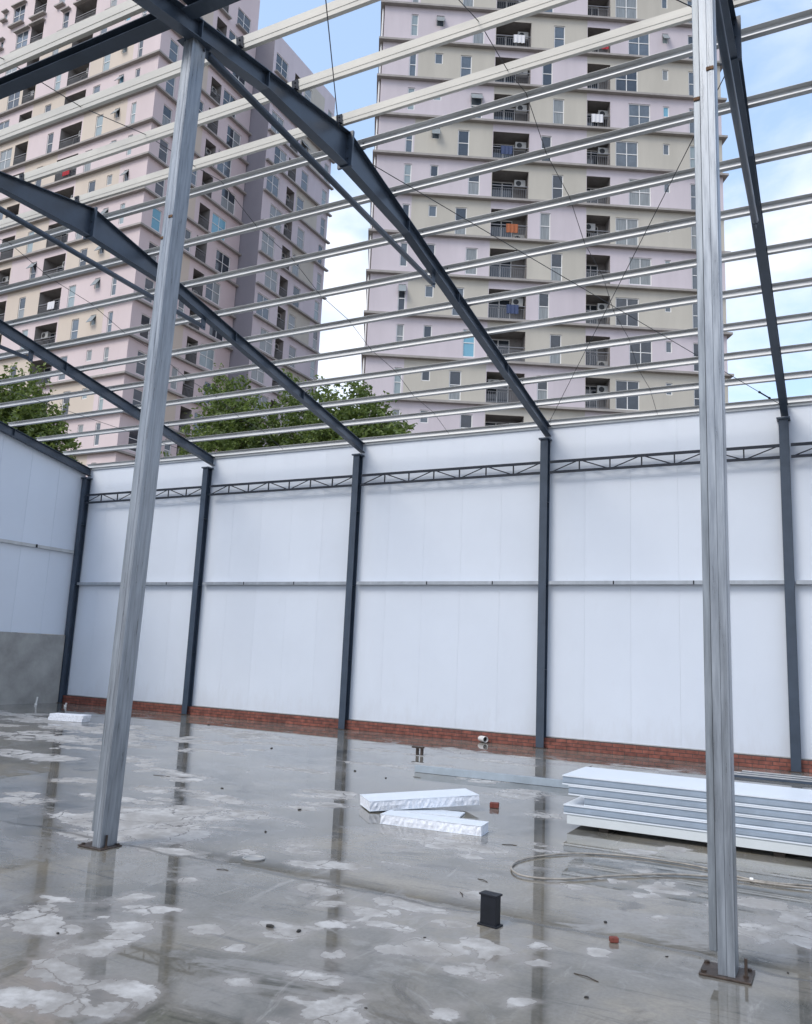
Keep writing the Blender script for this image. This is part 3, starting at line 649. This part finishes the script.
# bricks and crumbs
def lump(r, sx, sy, sz, seed):
    b = bmesh.new(); bmesh.ops.create_icosphere(b, subdivisions=2, radius=1); R = random.Random(seed)
    for v in b.verts: v.co *= 1+R.uniform(-.28, .2); v.co = Vector((v.co.x*sx, v.co.y*sy, max(v.co.z, -.6)*sz))
    me = bpy.data.meshes.new('lump'); b.to_mesh(me); b.free(); return me
m = MB(); m.box(-.055, .055, -.045, .045, 0, .06); o = m.build('broken_brick', M['redbrick'], bevel=.008); o.location = (-3.76, 9.72, .002); o.rotation_euler.z = .3; tag(o, 'half red brick lying between the white offcuts and the panel stack', 'brick')
m = MB(); m.box(-.028, .028, -.02, .02, 0, .032); o = m.build('brick_fragment', M['redbrick'], bevel=.006); o.location = (-1.36, 5.68, .002); o.rotation_euler.z = .5; tag(o, 'small red brick fragment left of the right post base', 'brick')
bits = [(-3.31, 4.65, .024, 'dark clod between the left post and the steel stub, nearer the bottom edge'), (-3.11, 4.68, .018, 'flat dark crumb just right of the dark clod'), (-1.27, 4.7, .011, 'dark crumb left of the right post base, near the bottom edge'), (-1.51, 6.06, .014, 'dark chip above the small red brick fragment'),
 (-1.02, 5.61, .008, 'tiny speck of debris just left of the right base plate'), (-5.04, 6.9, .016, 'dark crumb between the left post and the round lid, further back'), (-5.44, 8.06, .018, 'dark crumb on the wet floor left of the white offcuts'), (-4.27, 3.81, .011, 'small dark crumb in the dry patch at the lower left'),
 (-4.3, 9.06, .016, 'dark crumb hidden close behind the longer white offcut'), (-6.6, 11.2, .022, 'dark crumb on the floor left of the loose galvanised purlin end'), (-3.9, 14.6, .024, 'dark crumb on the floor behind the panel stack'), (-12.91, 15.2, .028, 'dark crumb near the footing between the left post and second wall column'),
 (-9.2, 12.6, .024, 'dark crumb in front of the middle wall column'), (-2.18, 3.93, .007, 'tiny crumb at the bottom edge below the steel stub'), (-.35, 5.75, .008, 'tiny crumb right of the right base plate'), (-7.0, 8.6, .016, 'dark crumb behind and right of the left post'), (-5.9, 10.9, .018, 'dark crumb above the white offcuts'), (-2.4, 5.05, .008, 'tiny crumb just in front of the steel stub')]
lm = [lump(1, 1, .8, .6, s) for s in range(4)]
for me_ in lm: me_.materials.append(M['crumb'])
for k, (x_, y_, r_, lb) in enumerate(bits):
    o = bpy.data.objects.new('concrete_crumb', lm[k % 4]); COL.objects.link(o); o.location = (x_, y_, r_*.3); o.scale = (r_*1.3, r_, r_*.8); o.rotation_euler.z = k*1.7
    tag(o, lb, 'debris', 'dark crumbs scattered over the wet floor')
tw = [(-8.25, 8.84, .28, .1, 'thin twig on the wet floor right of the left post, further from the viewer'), (-8.0, 7.6, .18, -.6, 'short twig close left of the left post'), (-2.6, 6.08, .13, -1.0, 'short wire offcut on the floor left of the steel stub'), (-2.62, 6.55, .11, -.4, 'short twig between the steel stub and the front white offcut'),
 (-2.9, 7.92, .14, .4, 'small twig just right of the front white offcut'), (-1.35, 4.98, .16, -.3, 'thin straight wire lying left of the right base plate'), (-4.45, 5.55, .10, .3, 'short dark twig just in front of the round lid'), (-5.6, 11.3, .14, -.2, 'dark scrap lying in front of the loose galvanised purlin')]
for k, (x_, y_, l_, a_, lb) in enumerate(tw):
    m = MB(); m.tube([(-l_/2, 0, .002), (0, .008, .006), (l_/2, 0, .002)], .0032, 5); o = m.build('twig', M['wood']); o.location = (x_, y_, 0); o.rotation_euler.z = a_
    tag(o, lb, 'twig', 'thin twigs and wire offcuts on the floor')

# ------------------------------------------------------------------ buildings
FH = 2.9
wm = {}
PM = {'d': 'g_dark', 'm': 'g_mid', 'c': 'g_cur', 'p': 'g_pale', 'b': 'g_blue'}
def win_mesh(w, h, nc, nr, pane):
    key = (round(w, 2), round(h, 2), nc, nr)
    if key not in wm:
        m = MB(); f = .06
        m.box(-w/2, w/2, -.02, .03, 0, f); m.box(-w/2, w/2, -.02, .03, h-f, h)
        m.box(-w/2, -w/2+f, -.018, .03, f, h-f); m.box(w/2-f, w/2, -.018, .03, f, h-f)
        for c in range(1, nc): xx = -w/2+w*c/nc; m.box(xx-.025, xx+.025, -.016, .028, f, h-f)
        for r in range(1, nr): zz = h*(.52 if nr == 2 else r/nr); m.box(-w/2+f, w/2-f, -.017, .027, zz-.025, zz+.025)
        wm[key] = m.data('window', M['wframe'])
    pk = key+(pane,)
    if pk not in wm:
        m = MB(); 
        if pane == 'x':    # half drawn curtain: left dark, right curtain
            m.box(-w/2+.04, 0, .012, .020, .04, h-.04, 0); m.box(.001, w/2-.04, .012, .020, .04, h-.04, 1); wm[pk] = m.data('pane', [M['g_dark'], M['g_cur']])
        elif pane == 'y':
            m.box(-w/2+.04, w/2-.04, .012, .020, .04, h*.52, 1); m.box(-w/2+.04, w/2-.04, .012, .020, h*.52+.001, h-.04, 0); wm[pk] = m.data('pane', [M['g_dark'], M['g_cur']])
        else:
            m.box(-w/2+.04, w/2-.04, .012, .020, .04, h-.04); wm[pk] = m.data('pane', M[PM[pane]])
    return wm[key], wm[pk]
railm = {}
def face(parent, O, ang, Wd, floors, z0, holes_fn, color_fn, wallmb, wins, bals, ledges_fn=None):
    """wall quads of one facade with openings; local frame: U along, N inward"""
    ca, sa = cos(ang), sin(ang)
    def P(u, n_, z_): return (O[0]+ca*u-sa*n_, O[1]+sa*u+ca*n_, z_)
    for f in floors:
        zb = z0+FH*f; H_ = holes_fn(f)
        us = sorted({0, Wd, *[q for h in H_ for q in (h[0], h[1])], *color_fn(f, None)})
        zs = sorted({0, FH, *[q for h in H_ for q in (h[2]*FH, h[3]*FH)]})
        for a, b in zip(us[:-1], us[1:]):
            mi = color_fn(f, (a+b)/2); uc = (a+b)/2; st = None
            def solid(zc): return not any(h[0] < uc < h[1] and h[2]*FH < zc < h[3]*FH for h in H_)
            for z1, z2 in zip(zs[:-1], zs[1:]):
                if solid((z1+z2)/2):
                    if st is None: st = z1
                    en = z2
                else:
                    if st is not None: wallmb.quad(P(a, 0, zb+st), P(b, 0, zb+st), P(b, 0, zb+en), P(a, 0, zb+en), mi); st = None
            if st is not None: wallmb.quad(P(a, 0, zb+st), P(b, 0, zb+st), P(b, 0, zb+en), P(a, 0, zb+en), mi)
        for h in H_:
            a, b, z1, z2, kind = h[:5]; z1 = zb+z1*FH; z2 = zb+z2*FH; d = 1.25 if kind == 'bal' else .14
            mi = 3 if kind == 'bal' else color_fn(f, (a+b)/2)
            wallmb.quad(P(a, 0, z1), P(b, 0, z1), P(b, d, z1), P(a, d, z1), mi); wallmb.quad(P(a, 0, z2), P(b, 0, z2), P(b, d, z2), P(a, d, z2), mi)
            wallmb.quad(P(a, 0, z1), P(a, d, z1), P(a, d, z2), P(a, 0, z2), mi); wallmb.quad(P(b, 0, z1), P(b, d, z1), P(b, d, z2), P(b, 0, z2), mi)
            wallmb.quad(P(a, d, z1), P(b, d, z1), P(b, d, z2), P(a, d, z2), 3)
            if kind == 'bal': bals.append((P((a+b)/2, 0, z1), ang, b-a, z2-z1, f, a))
            else: wins.append((P((a+b)/2, .07, z1), ang, b-a, z2-z1, kind, f, a))
def add_window(parent, w, name='window'):
    loc, ang, wd, hh, kind, f, a = w
    nc, nr = (2, 2) if kind == 'big' else (1, 1) if kind == 'sm' else (1, 2)
    R = random.Random(int(f*97+a*31+loc[1])); pane = R.choice('ddmmmcccyxp' if kind == 'big' else 'ddmmmccyyp')
    if kind in ('narrow', 'sm'): pane = R.choice('ddmmmcp')
    if R.random() < .03: pane = 'b'
    fm, pm = win_mesh(wd, hh, nc, nr, pane)
    o = inst(name, fm, parent, loc, ang); inst('pane', pm, o)
    if kind == 'sm' and R.random() < (.22 if ang > .1 and ang < 1 else .6) or kind in ('narrow', 'tall') and R.random() < .05:     # open top hung sash
        key = ('sash', round(wd, 2), kind)
        if key not in wm:
            m = MB(); hs = .75 if kind == 'sm' else .7; ax = .42
            pts = lambda t_: [(-wd/2, -t_*ax-.03, hh-.05-t_*hs*.9), (wd/2, -t_*ax-.03, hh-.05-t_*hs*.9)]
            A_, B_ = pts(0), pts(1)
            m.prism([A_[0], A_[1], B_[1], B_[0]], (0, -.03, .012)); wm[key] = m.data('open_sash', M['sash'])
        inst('open_sash', wm[key], o)
def add_balcony(parent, b):
    loc, ang, wd, hh, f, a = b; R = random.Random(int(f*53+a*17+loc[1]*3))
    key = (round(wd, 1), round(hh, 1))
    if key not in railm:
        m = MB(); m.box(-wd/2, wd/2, -.02, .02, .98, 1.03); m.box(-wd/2, wd/2, -.015, .015, .08, .11); m.box(-wd/2, wd/2, -.015, .015, .80, .82)
        k = int(wd/.14)
        for i in range(k+1):
            xx = -wd/2+.02+(wd-.04)*i/k; m.box(xx-.010, xx+.010, -.010, .010, .111, .799)
        railm[key] = m.data('railing', M['rail'])
        m = MB(); e = .06; dw = wd*.62
        x0_ = -wd/2+.1; m.box(x0_, x0_+dw, 1.17, 1.20, .02, .02+e); m.box(x0_, x0_+dw, 1.17, 1.20, 1.9, 1.9+e)
        for xx in (x0_, x0_+dw/2-e/2, x0_+dw-e): m.box(xx, xx+e, 1.172, 1.20, .02+e, 1.9)
        m.box(x0_+e, x0_+dw-e, 1.205, 1.215, .05, 1.92, 1); railm[key+('d',)] = m.data('balcony_door', [M['wframe'], M['g_dark']])
        m = MB(); m.box(-.38, .38, -.14, .14, 0, .52); m.tube([(-.1, -.145, .26), (-.1, -.15, .26)], .19, 14, 1); railm['ac'] = m.data('air_conditioner', [M['ac'], M['dark']])
    inst('railing', railm[key], parent, Vector(loc)+Vector((-sin(ang), cos(ang), 0))*.05, ang)
    inst('balcony_door', railm[key+('d',)], parent, loc, ang)
    if R.random() < .7:
        off = wd*(.30 if R.random() < .7 else -.28); up = R.choice((.06, 1.25, 1.25))
        if up+.52 > hh: up = .06
        inst('air_conditioner', railm['ac'], parent, Vector(loc)+Vector((cos(ang)*off-sin(ang)*.62, sin(ang)*off+cos(ang)*.62, up)), ang)
    return Vector(loc), ang, wd
def plan(odd, mirror=None, Wd=24.0, sky_=False):
    """openings of the standard flat front"""
    if odd: H_ = [(1.9, 2.4, .05, .76, 'narrow'), (3.68, 4.24, .48, .77, 'sm'), (5.5, 6.28, .07, .76, 'tall'), (7.93, 10.44, .05, .78, 'bal'), (11.28, 12.0, .07, .76, 'tall'), (14.47, 16.1, .05, .78, 'bal'), (16.48, 18.06, .07, .76, 'big'), (19.83, 20.27, .47, .76, 'sm'), (21.7, 22.2, .07, .76, 'narrow')]
    else: H_ = [(1.9, 2.4, .20, .79, 'narrow'), (3.68, 4.24, .50, .80, 'sm'), (6.3, 7.1, .10, .76, 'tall'), (7.93, 10.44, .05, .78, 'bal'), (12.08, 12.85, .05, .76, 'tall'), (14.47, 16.1, .05, .78, 'bal'), (17.4, 18.94, .10, .78, 'big'), (19.85, 20.28, .48, .76, 'sm'), (21.7, 22.2, .07, .76, 'narrow')]
    if mirror: H_ = sorted([(mirror-b, mirror-a, z1, z2, k) for a, b, z1, z2, k in H_])
    return H_
def finish(b, wallmb, wins, bals, keyf, warm=False):
    wallmb.build('wall', [M['pink_sunlit'] if warm else M['pink'], M['beige_sunlit'] if warm else M['beige'], M['purple'], M['inner']], b)
    wins.sort(key=keyf); bals.sort(key=keyf)
    for w in wins[:100]: add_window(b, w)
    if len(wins) > 100:
        m = MB(); 
        for (loc, ang, wd, hh, kind, f, a) in wins[100:]:
            ca, sa = cos(ang), sin(ang)
            def P(u, n_, z_): return (loc[0]+ca*u-sa*n_, loc[1]+sa*u+ca*n_, loc[2]+z_)
            def bx(u0, u1, n0, n1, za, zb, mi): m.hexa([P(u0, n0, za), P(u1, n0, za), P(u1, n1, za), P(u0, n1, za), P(u0, n0, zb), P(u1, n0, zb), P(u1, n1, zb), P(u0, n1, zb)], mi)
            e = .05; bx(-wd/2, wd/2, -.02, .03, 0, e, 0); bx(-wd/2, wd/2, -.02, .03, hh-e, hh, 0); bx(-wd/2, -wd/2+e, -.018, .03, e, hh-e, 0); bx(wd/2-e, wd/2, -.018, .03, e, hh-e, 0)
            if kind != 'sm': bx(-wd/2+e, wd/2-e, -.017, .027, hh*.52-.025, hh*.52+.025, 0)
            if kind == 'big': bx(-.025, .025, -.015, .026, e, hh-e, 0)
            bx(-wd/2+.04, wd/2-.04, .012, .02, .04, hh-.04, 1+random.Random(int(a*9+f)).choice((0, 0, 1, 1, 2)))
        o = m.build('window', [M['wframe'], M['g_dark'], M['g_mid'], M['g_cur']], b); o['kind'] = 'stuff'
    return [add_balcony(b, q) for q in bals[:100]]
def lodge(mb, pts, z_, pr=.28, th=.14, mi=0):
    pass
# --- tower on the right, turned 30 degrees
TH = .52403; T0 = (-26.603, 43.761); TZ = 20.976
tb = thing('apartment_tower', (0, 0, 0), 'mauve and beige apartment tower filling the upper middle and right, seen face on', 'apartment tower', 'apartment towers beyond the wall')
wmb = MB(); wins, bals = [], []
def t2col(f, u):
    odd = f % 2
    cuts = [2.51, 7.9, 14.45] if odd else [7.9, 14.45]
    if u is None: return cuts
    if odd: return 0 if u < 2.51 else 1 if u < 7.9 else 0 if u < 14.45 else 1
    return 0 if u < 7.9 else 1 if u < 14.45 else 0
F = range(-7, 11)
face(tb, T0, TH, 24.0, F, TZ, lambda f: plan(f % 2), t2col, wmb, wins, bals)
c_, s_ = cos(TH), sin(TH)
def tp(u, n_, z_): return (T0[0]+c_*u-s_*n_, T0[1]+s_*u+c_*n_, z_)
za, zb = TZ-7*FH, TZ+11*FH
wmb.quad(tp(0, 0, -.1), tp(24, 0, -.1), tp(24, 0, za), tp(0, 0, za), 0)
wmb.quad(tp(0, 0, -.1), tp(0, 14, -.1), tp(0, 14, zb), tp(0, 0, zb), 0); wmb.quad(tp(24, 0, -.1), tp(24, 14, -.1), tp(24, 14, zb), tp(24, 0, zb), 0)
wmb.quad(tp(0, 14, -.1), tp(24, 14, -.1), tp(24, 14, zb), tp(0, 14, zb), 0); wmb.quad(tp(0, 0, zb), tp(24, 0, zb), tp(24, 14, zb), tp(0, 14, zb), 0)
T2B = finish(tb, wmb, wins, bals, lambda w: abs((w[0][2]-TZ)/FH-3.5))
for f in range(-7, 12):
    m = MB(); z_ = TZ+FH*f; p_ = .30
    m.prism([tp(-p_, -p_, z_-.07), tp(24+p_, -p_, z_-.07), tp(24+p_, -.003, z_-.07), tp(-p_, -.003, z_-.07)], (0, 0, .15))
    m.prism([tp(24.003, .0, z_-.07), tp(24+p_, .0, z_-.07), tp(24+p_, 14, z_-.07), tp(24.003, 14, z_-.07)], (0, 0, .15))
    m.prism([tp(-p_, .0, z_-.07), tp(-.003, .0, z_-.07), tp(-.003, 14, z_-.07), tp(-p_, 14, z_-.07)], (0, 0, .15))
    m.build('floor_ledge', M['ledge'], tb)
m = MB(); m.tube([tp(-.12, .3, TZ-2), tp(-.12, .3, zb)], .06, 8); m.build('downpipe', M['pvc'], tb)
# --- tower on the left with its rear wing
XA, YA, AZ, WA = -45.084, 40.772, 47.150, 11.131
ta = thing('apartment_tower', (0, 0, 0), 'pink apartment tower at the left, seen at its corner, taller front block', 'apartment tower', 'apartment towers beyond the wall')
wmb = MB(); wins, bals = [], []
WF = 34.0
def acol(f, u):   # u measured from the left end; w = distance from the corner
    odd = f % 2
    top = f >= 2
    cuts = [] if top else ([WF-2.9, WF-7.8, WF-10.4, WF-14.4] if not odd else [WF-7.8, WF-10.4, WF-14.4])
    if u is None: return cuts
    w = WF-u
    if top: return 0
    if not odd: return 0 if w < 2.9 else 1 if w < 7.8 else 0 if w < 14.4 else 1
    return 0 if w < 7.8 else 0 if w < 10.4 else 1 if w < 14.4 else 0
def aplan(f):
    H_ = [(WF-b, WF-a, z1, z2, k) for a, b, z1, z2, k in plan(not (f % 2))]
    H_ += [(WF-h, WF-g_, z1, z2, k) for g_, h, z1, z2, k in ((24.2, 25.8, .07, .76, 'big'), (27.0, 28.6, .05, .78, 'bal'), (30.6, 31.4, .07, .76, 'tall'))]
    return sorted(H_)
face(ta, (XA-WF, YA), 0, WF, range(-16, 4), AZ, aplan, acol, wmb, wins, bals)
def aright(f):
    H_ = [(1.0, 1.95, .12, .74, 'tall'), (5.9, 7.15, .05, .76, 'bal')]
    H_.append((7.5, 9.25, .12, .76, 'big') if f % 2 == 0 else (8.35, 10.15, .12, .76, 'big'))
    H_.append((3.1, 3.75, .12, .74, 'tall') if f % 2 == 0 else (4.6, 5.3, .12, .74, 'tall'))
    return sorted(H_)
def rcol(f, u):
    if u is None: return [5.4]
    return (0 if u > 5.4 else 1) if f % 2 == 0 else (1 if u > 5.4 else 0) if f < 2 else 0
def rcol2(f, u):
    if u is None: return [5.4, 2.4]
    if u < 2.4: return 0
    return 0 if (u > 5.4) else (1 if f % 2 == 0 else 0)
face(ta, (XA, YA), pi/2, WA, range(-16, 4), AZ, aright, rcol2, wmb, wins, bals)
def plain(b, x0_, x1_, y0_, y1_, z0_, z1_, mi, skip=''):
    if 's' not in skip: b.quad((x0_, y0_, z0_), (x1_, y0_, z0_), (x1_, y0_, z1_), (x0_, y0_, z1_), mi)
    if 'n' not in skip: b.quad((x0_, y1_, z0_), (x1_, y1_, z0_), (x1_, y1_, z1_), (x0_, y1_, z1_), mi)
    if 'w' not in skip: b.quad((x0_, y0_, z0_), (x0_, y1_, z0_), (x0_, y1_, z1_), (x0_, y0_, z1_), mi)
    if 'e' not in skip: b.quad((x1_, y0_, z0_), (x1_, y1_, z0_), (x1_, y1_, z1_), (x1_, y0_, z1_), mi)
ztA = AZ+4*FH; roofA = AZ+4.75*FH
plain(wmb, XA-WF, XA, YA, YA+WA, AZ-16*FH, ztA, 0, 'se'); plain(wmb, XA-WF, XA, YA, YA+WA, ztA, roofA, 0); plain(wmb, XA-WF, XA, YA, YA+WA, -.1, AZ-16*FH, 0)
wmb.quad((XA-WF, YA, roofA), (XA, YA, roofA), (XA, YA+WA, roofA), (XA-WF, YA+WA, roofA), 0)
camp = Vector((0, 0, CAMH))
def vis(w):
    p = Vector(w[0])-camp; x_ = p.dot(rr)/p.dot(fw)*FPX+406; y_ = 512-p.dot(uu)/p.dot(fw)*FPX
    return p.length+(0 if -20 < x_ < 420 and -20 < y_ < 480 else 500)
AB = finish(ta, wmb, wins, bals, vis, True)
for f in range(-16, 2):
    m = MB(); z_ = AZ+FH*f; p_ = .30
    m.prism([(XA-WF-p_, YA-p_, z_-.07), (XA+p_, YA-p_, z_-.07), (XA+p_, YA-.003, z_-.07), (XA-WF-p_, YA-.003, z_-.07)], (0, 0, .15))
    m.prism([(XA+.003, YA, z_-.07), (XA+p_, YA, z_-.07), (XA+p_, YA+WA+.1, z_-.07), (XA+.003, YA+WA+.1, z_-.07)], (0, 0, .15))
    m.build('floor_ledge', M['ledge'], ta)
for f in (2, 3):
    for h in aplan(f):
        for q0, q1, dd in ((h[2]*FH-.16, h[2]*FH-.02, .35), (h[3]*FH+.02, h[3]*FH+.12, .30)):
            m = MB(); m.box(XA-WF+h[0]-.15, XA-WF+h[1]+.15, YA-dd, YA-.003, AZ+FH*f+q0, AZ+FH*f+q1); m.build('window_sill', M['ledge'], ta)
    for h in aright(f):
        m = MB(); m.box(XA+.003, XA+.35, YA+h[0]-.15, YA+h[1]+.15, AZ+FH*f+h[2]*FH-.16, AZ+FH*f+h[2]*FH-.02); m.build('window_sill', M['ledge'], ta)
tw_ = thing('apartment_wing', (0, 0, 0), 'lower set back wing joined to the right side of the left tower', 'apartment building')
wmb = MB(); wins, bals = [], []
XW, YW, LW = -43.0, 51.95, 10.1
def wright(f):
    if f % 2: H_ = [(1.2, 3.0, .10, .78, 'big'), (3.3, 4.5, .05, .76, 'bal'), (5.4, 6.5, .10, .76, 'tall'), (8.9, 9.7, .1, .76, 'tall')]
    else: H_ = [(.4, 2.2, .10, .78, 'big'), (3.3, 4.5, .05, .76, 'bal'), (5.0, 6.1, .10, .76, 'tall'), (9.0, 9.8, .1, .76, 'tall')]
    return H_
def wcol(f, u):
    if u is None: return [4.8, 8.3]
    return (1 if 4.8 < u < 8.3 else 0) if f % 2 == 0 else 0
face(tw_, (XW, YW), pi/2, LW, range(-16, 3), AZ, wright, wcol, wmb, wins, bals)
zr = AZ+3.42*FH
plain(wmb, XW-8, XW, YW, YW+LW, -.1, zr, 2, 'e'); wmb.quad((XW, YW, -.1), (XW, YW+LW, -.1), (XW, YW+LW, AZ-16*FH), (XW, YW, AZ-16*FH), 0)
wmb.quad((XW, YW, AZ+3*FH), (XW, YW+LW, AZ+3*FH), (XW, YW+LW, zr), (XW, YW, zr), 0)
wmb.quad((XW-8, YW, zr), (XW, YW, zr), (XW, YW+LW, zr), (XW-8, YW+LW, zr), 0)
finish(tw_, wmb, wins, bals, vis)
for f in range(-16, 2):
    m = MB(); z_ = AZ+FH*f; m.box(XW+.003, XW+.3, YW+.0, YW+LW+.3, z_-.07, z_+.08); m.build('floor_ledge', M['ledge'], tw_)
for h in wright(2):
    m = MB(); m.box(XW+.003, XW+.3, YW+h[0]-.15, YW+h[1]+.15, AZ+2*FH+h[2]*FH-.14, AZ+2*FH+h[2]*FH-.02); m.build('window_sill', M['ledge'], tw_)
# laundry on balconies
def laundry(bl, idx, mt, lab, off=.3):
    loc, ang, wd = bl[idx]
    m = MB(); n = 10
    vs = []; 
    for i in range(n+1):
        u = -.4+.8*i/n; wv = .03*sin(i*1.9)
        vs += [(u, wv-.06, .42), (u, wv*.4-.05, 1.06)]
    m.add(vs, [(2*i, 2*i+2, 2*i+3, 2*i+1) for i in range(n)])
    o = m.build('laundry', M[mt]); sm_ = o.modifiers.new('thick', 'SOLIDIFY'); sm_.thickness = .02
    o.location = loc+Vector((cos(ang)*off, sin(ang)*off, 0)); o.rotation_euler.z = ang; tag(o, lab, 'laundry')
def find(bl, x_, y_):
    best = min(range(len(bl)), key=lambda k: (lambda p: (p.dot(rr)/p.dot(fw)*FPX+406-x_)**2+(512-p.dot(uu)/p.dot(fw)*FPX-y_)**2)(bl[k][0]+Vector((0, 0, 1))-camp)); return best
laundry(T2B, find(T2B, 598, 45), 'cloth_red', 'red laundry over the railing of the balcony left of the right post top')
laundry(T2B, find(T2B, 514, 230), 'cloth_orange', 'orange laundry on a balcony of the right tower, above the long rafter', .2)
laundry(T2B, find(T2B, 517, 35), 'cloth_white', 'white sheet drying on an upper balcony of the right tower', .4)
laundry(AB, find(AB, 68, 160), 'cloth_red', 'dark red laundry on a balcony of the pink left tower', .1)

laundry(T2B, find(T2B, 512, 305), 'cloth_blue', 'dark blue laundry on a lower balcony of the right tower, above the long rafter', .35)
laundry(T2B, find(T2B, 598, 125), 'cloth_white', 'white cloth on a balcony left of the right post, near its weld marks', -.1)
laundry(T2B, find(T2B, 511, 155), 'cloth_blue', 'blue laundry on a balcony of the right tower in the upper middle', -.3)
laundry(AB, find(AB, 45, 300), 'cloth_white', 'pale laundry on a lower balcony of the pink tower at the left edge', .3)

# ------------------------------------------------------------------ trees
def tree(loc, H_, cr_list, seed, lab, nleaf=5200, ls=.19):
    R = random.Random(seed)
    t = thing('leafy_tree', loc, lab, 'tree', 'trees behind the white wall')
    m = MB(); top = max(c[2]+c[3] for c in cr_list)
    m.tube([(0, 0, 0), (.05, .03, H_*.35), (-.06, .02, H_*.6), (.02, 0, top*.9)], .20, 8, r2=.03)
    for (cx, cy, cz, cr) in cr_list:
        m.tube([(0, 0, max(1, cz-cr*1.4)), (cx*.6, cy*.6, cz-cr*.5), (cx, cy, cz+cr*.4)], .07, 6, r2=.015)
        for k in range(4):
            a = R.uniform(0, 6.28); e = Vector((cos(a), sin(a), R.uniform(-.1, .8))).normalized()*cr*.85
            m.tube([(cx, cy, cz-cr*.2), (cx+e.x, cy+e.y, cz+e.z)], .03, 4, r2=.008)
    m.build('trunk', M['bark'], t)
    v = []; f = []
    # leaves in small sprays
    tot = sum(c[3]**2 for c in cr_list)
    for (cx, cy, cz, cr) in cr_list:
        ns = int(nleaf/14*cr**2/tot)
        for s in range(ns):
            d = Vector((R.gauss(0, 1), R.gauss(0, 1), R.gauss(0, 1))).normalized()
            rad = cr*(R.random()**.38)*(1+.18*sin(3*d.x+seed)+.14*sin(5*d.z+2*seed)+.12*sin(7*d.y))
            c = Vector((cx, cy, cz))+Vector((d.x*rad, d.y*rad, d.z*rad*.92))
            ax = (d+Vector((R.uniform(-.6, .6), R.uniform(-.6, .6), R.uniform(-.2, .9)))).normalized()
            for l in range(14):
                p = c+ax*R.uniform(0, .38)+Vector((R.gauss(0, .1), R.gauss(0, .1), R.gauss(0, .08)))
                n_ = Vector((R.gauss(0, .6), R.gauss(0, .6), R.uniform(.2, 1))).normalized()
                a1 = n_.cross(Vector((R.gauss(0, 1), R.gauss(0, 1), R.gauss(0, 1)))).normalized(); a2 = n_.cross(a1)
                L_ = ls*R.uniform(.7, 1.3); w_ = L_*.5; k = len(v)
                v += [p-a1*L_*.5, p+a2*w_*.5+n_*.015, p+a1*L_*.5-n_*.02, p-a2*w_*.5+n_*.015]; f.append((k, k+1, k+2, k+3))
    me = bpy.data.meshes.new('crown'); me.from_pydata(v, [], f); me.materials.append(M['leaf'])
    o = bpy.data.objects.new('crown', me); COL.objects.link(o); o.parent = t
tree((-20.9, 24.6, 0), 9, [(-.3, 0, 11.7, .85), (-.2, 0, 10.8, 1.1), (-.9, .2, 10.0, 1.3), (.9, -.2, 9.9, 1.3), (.1, 0, 9.0, 1.7), (-1.8, 0, 8.8, 1.1), (2.0, .2, 8.7, 1.2)], 1, 'leafy green tree right behind the left galvanised post, rounded crown', 11000)
tree((-17.2, 25.6, 0), 9, [(-.9, 0, 11.1, 1.05), (.3, .2, 10.1, 1.3), (-1.4, -.2, 9.6, 1.3), (.8, 0, 9.3, 1.4), (-.2, 0, 8.8, 1.6)], 2, 'tallest leafy tree behind the wall, left of the middle wall column', 10000)
tree((-14.8, 24.6, 0), 9, [(-.25, 0, 10.5, .95), (.55, .2, 9.5, 1.0), (-.9, -.2, 9.5, 1.0), (.9, 0, 8.9, .9), (-.1, 0, 8.6, 1.3)], 3, 'leafy tree with loose top just right of the middle rafter end', 8000)
tree((-12.3, 23.2, 0), 7, [(0, 0, 8.35, .45), (.35, .1, 8.1, .35), (-.6, 0, 8.1, .45)], 4, 'small leafy tip peeping over the wall right of the middle tree group', 1300)
tree((-36.6, 25.8, 0), 11, [(0, 0, 13.2, 1.9), (-2, .2, 12.6, 2.0), (1.8, 0, 11.8, 1.7), (2.9, 0, 10.4, 1.5), (.5, -.3, 11.0, 2.2), (-2.5, 0, 10.5, 2.2)], 5, 'big leafy tree at the far left edge above the side wall', 30000, .24)
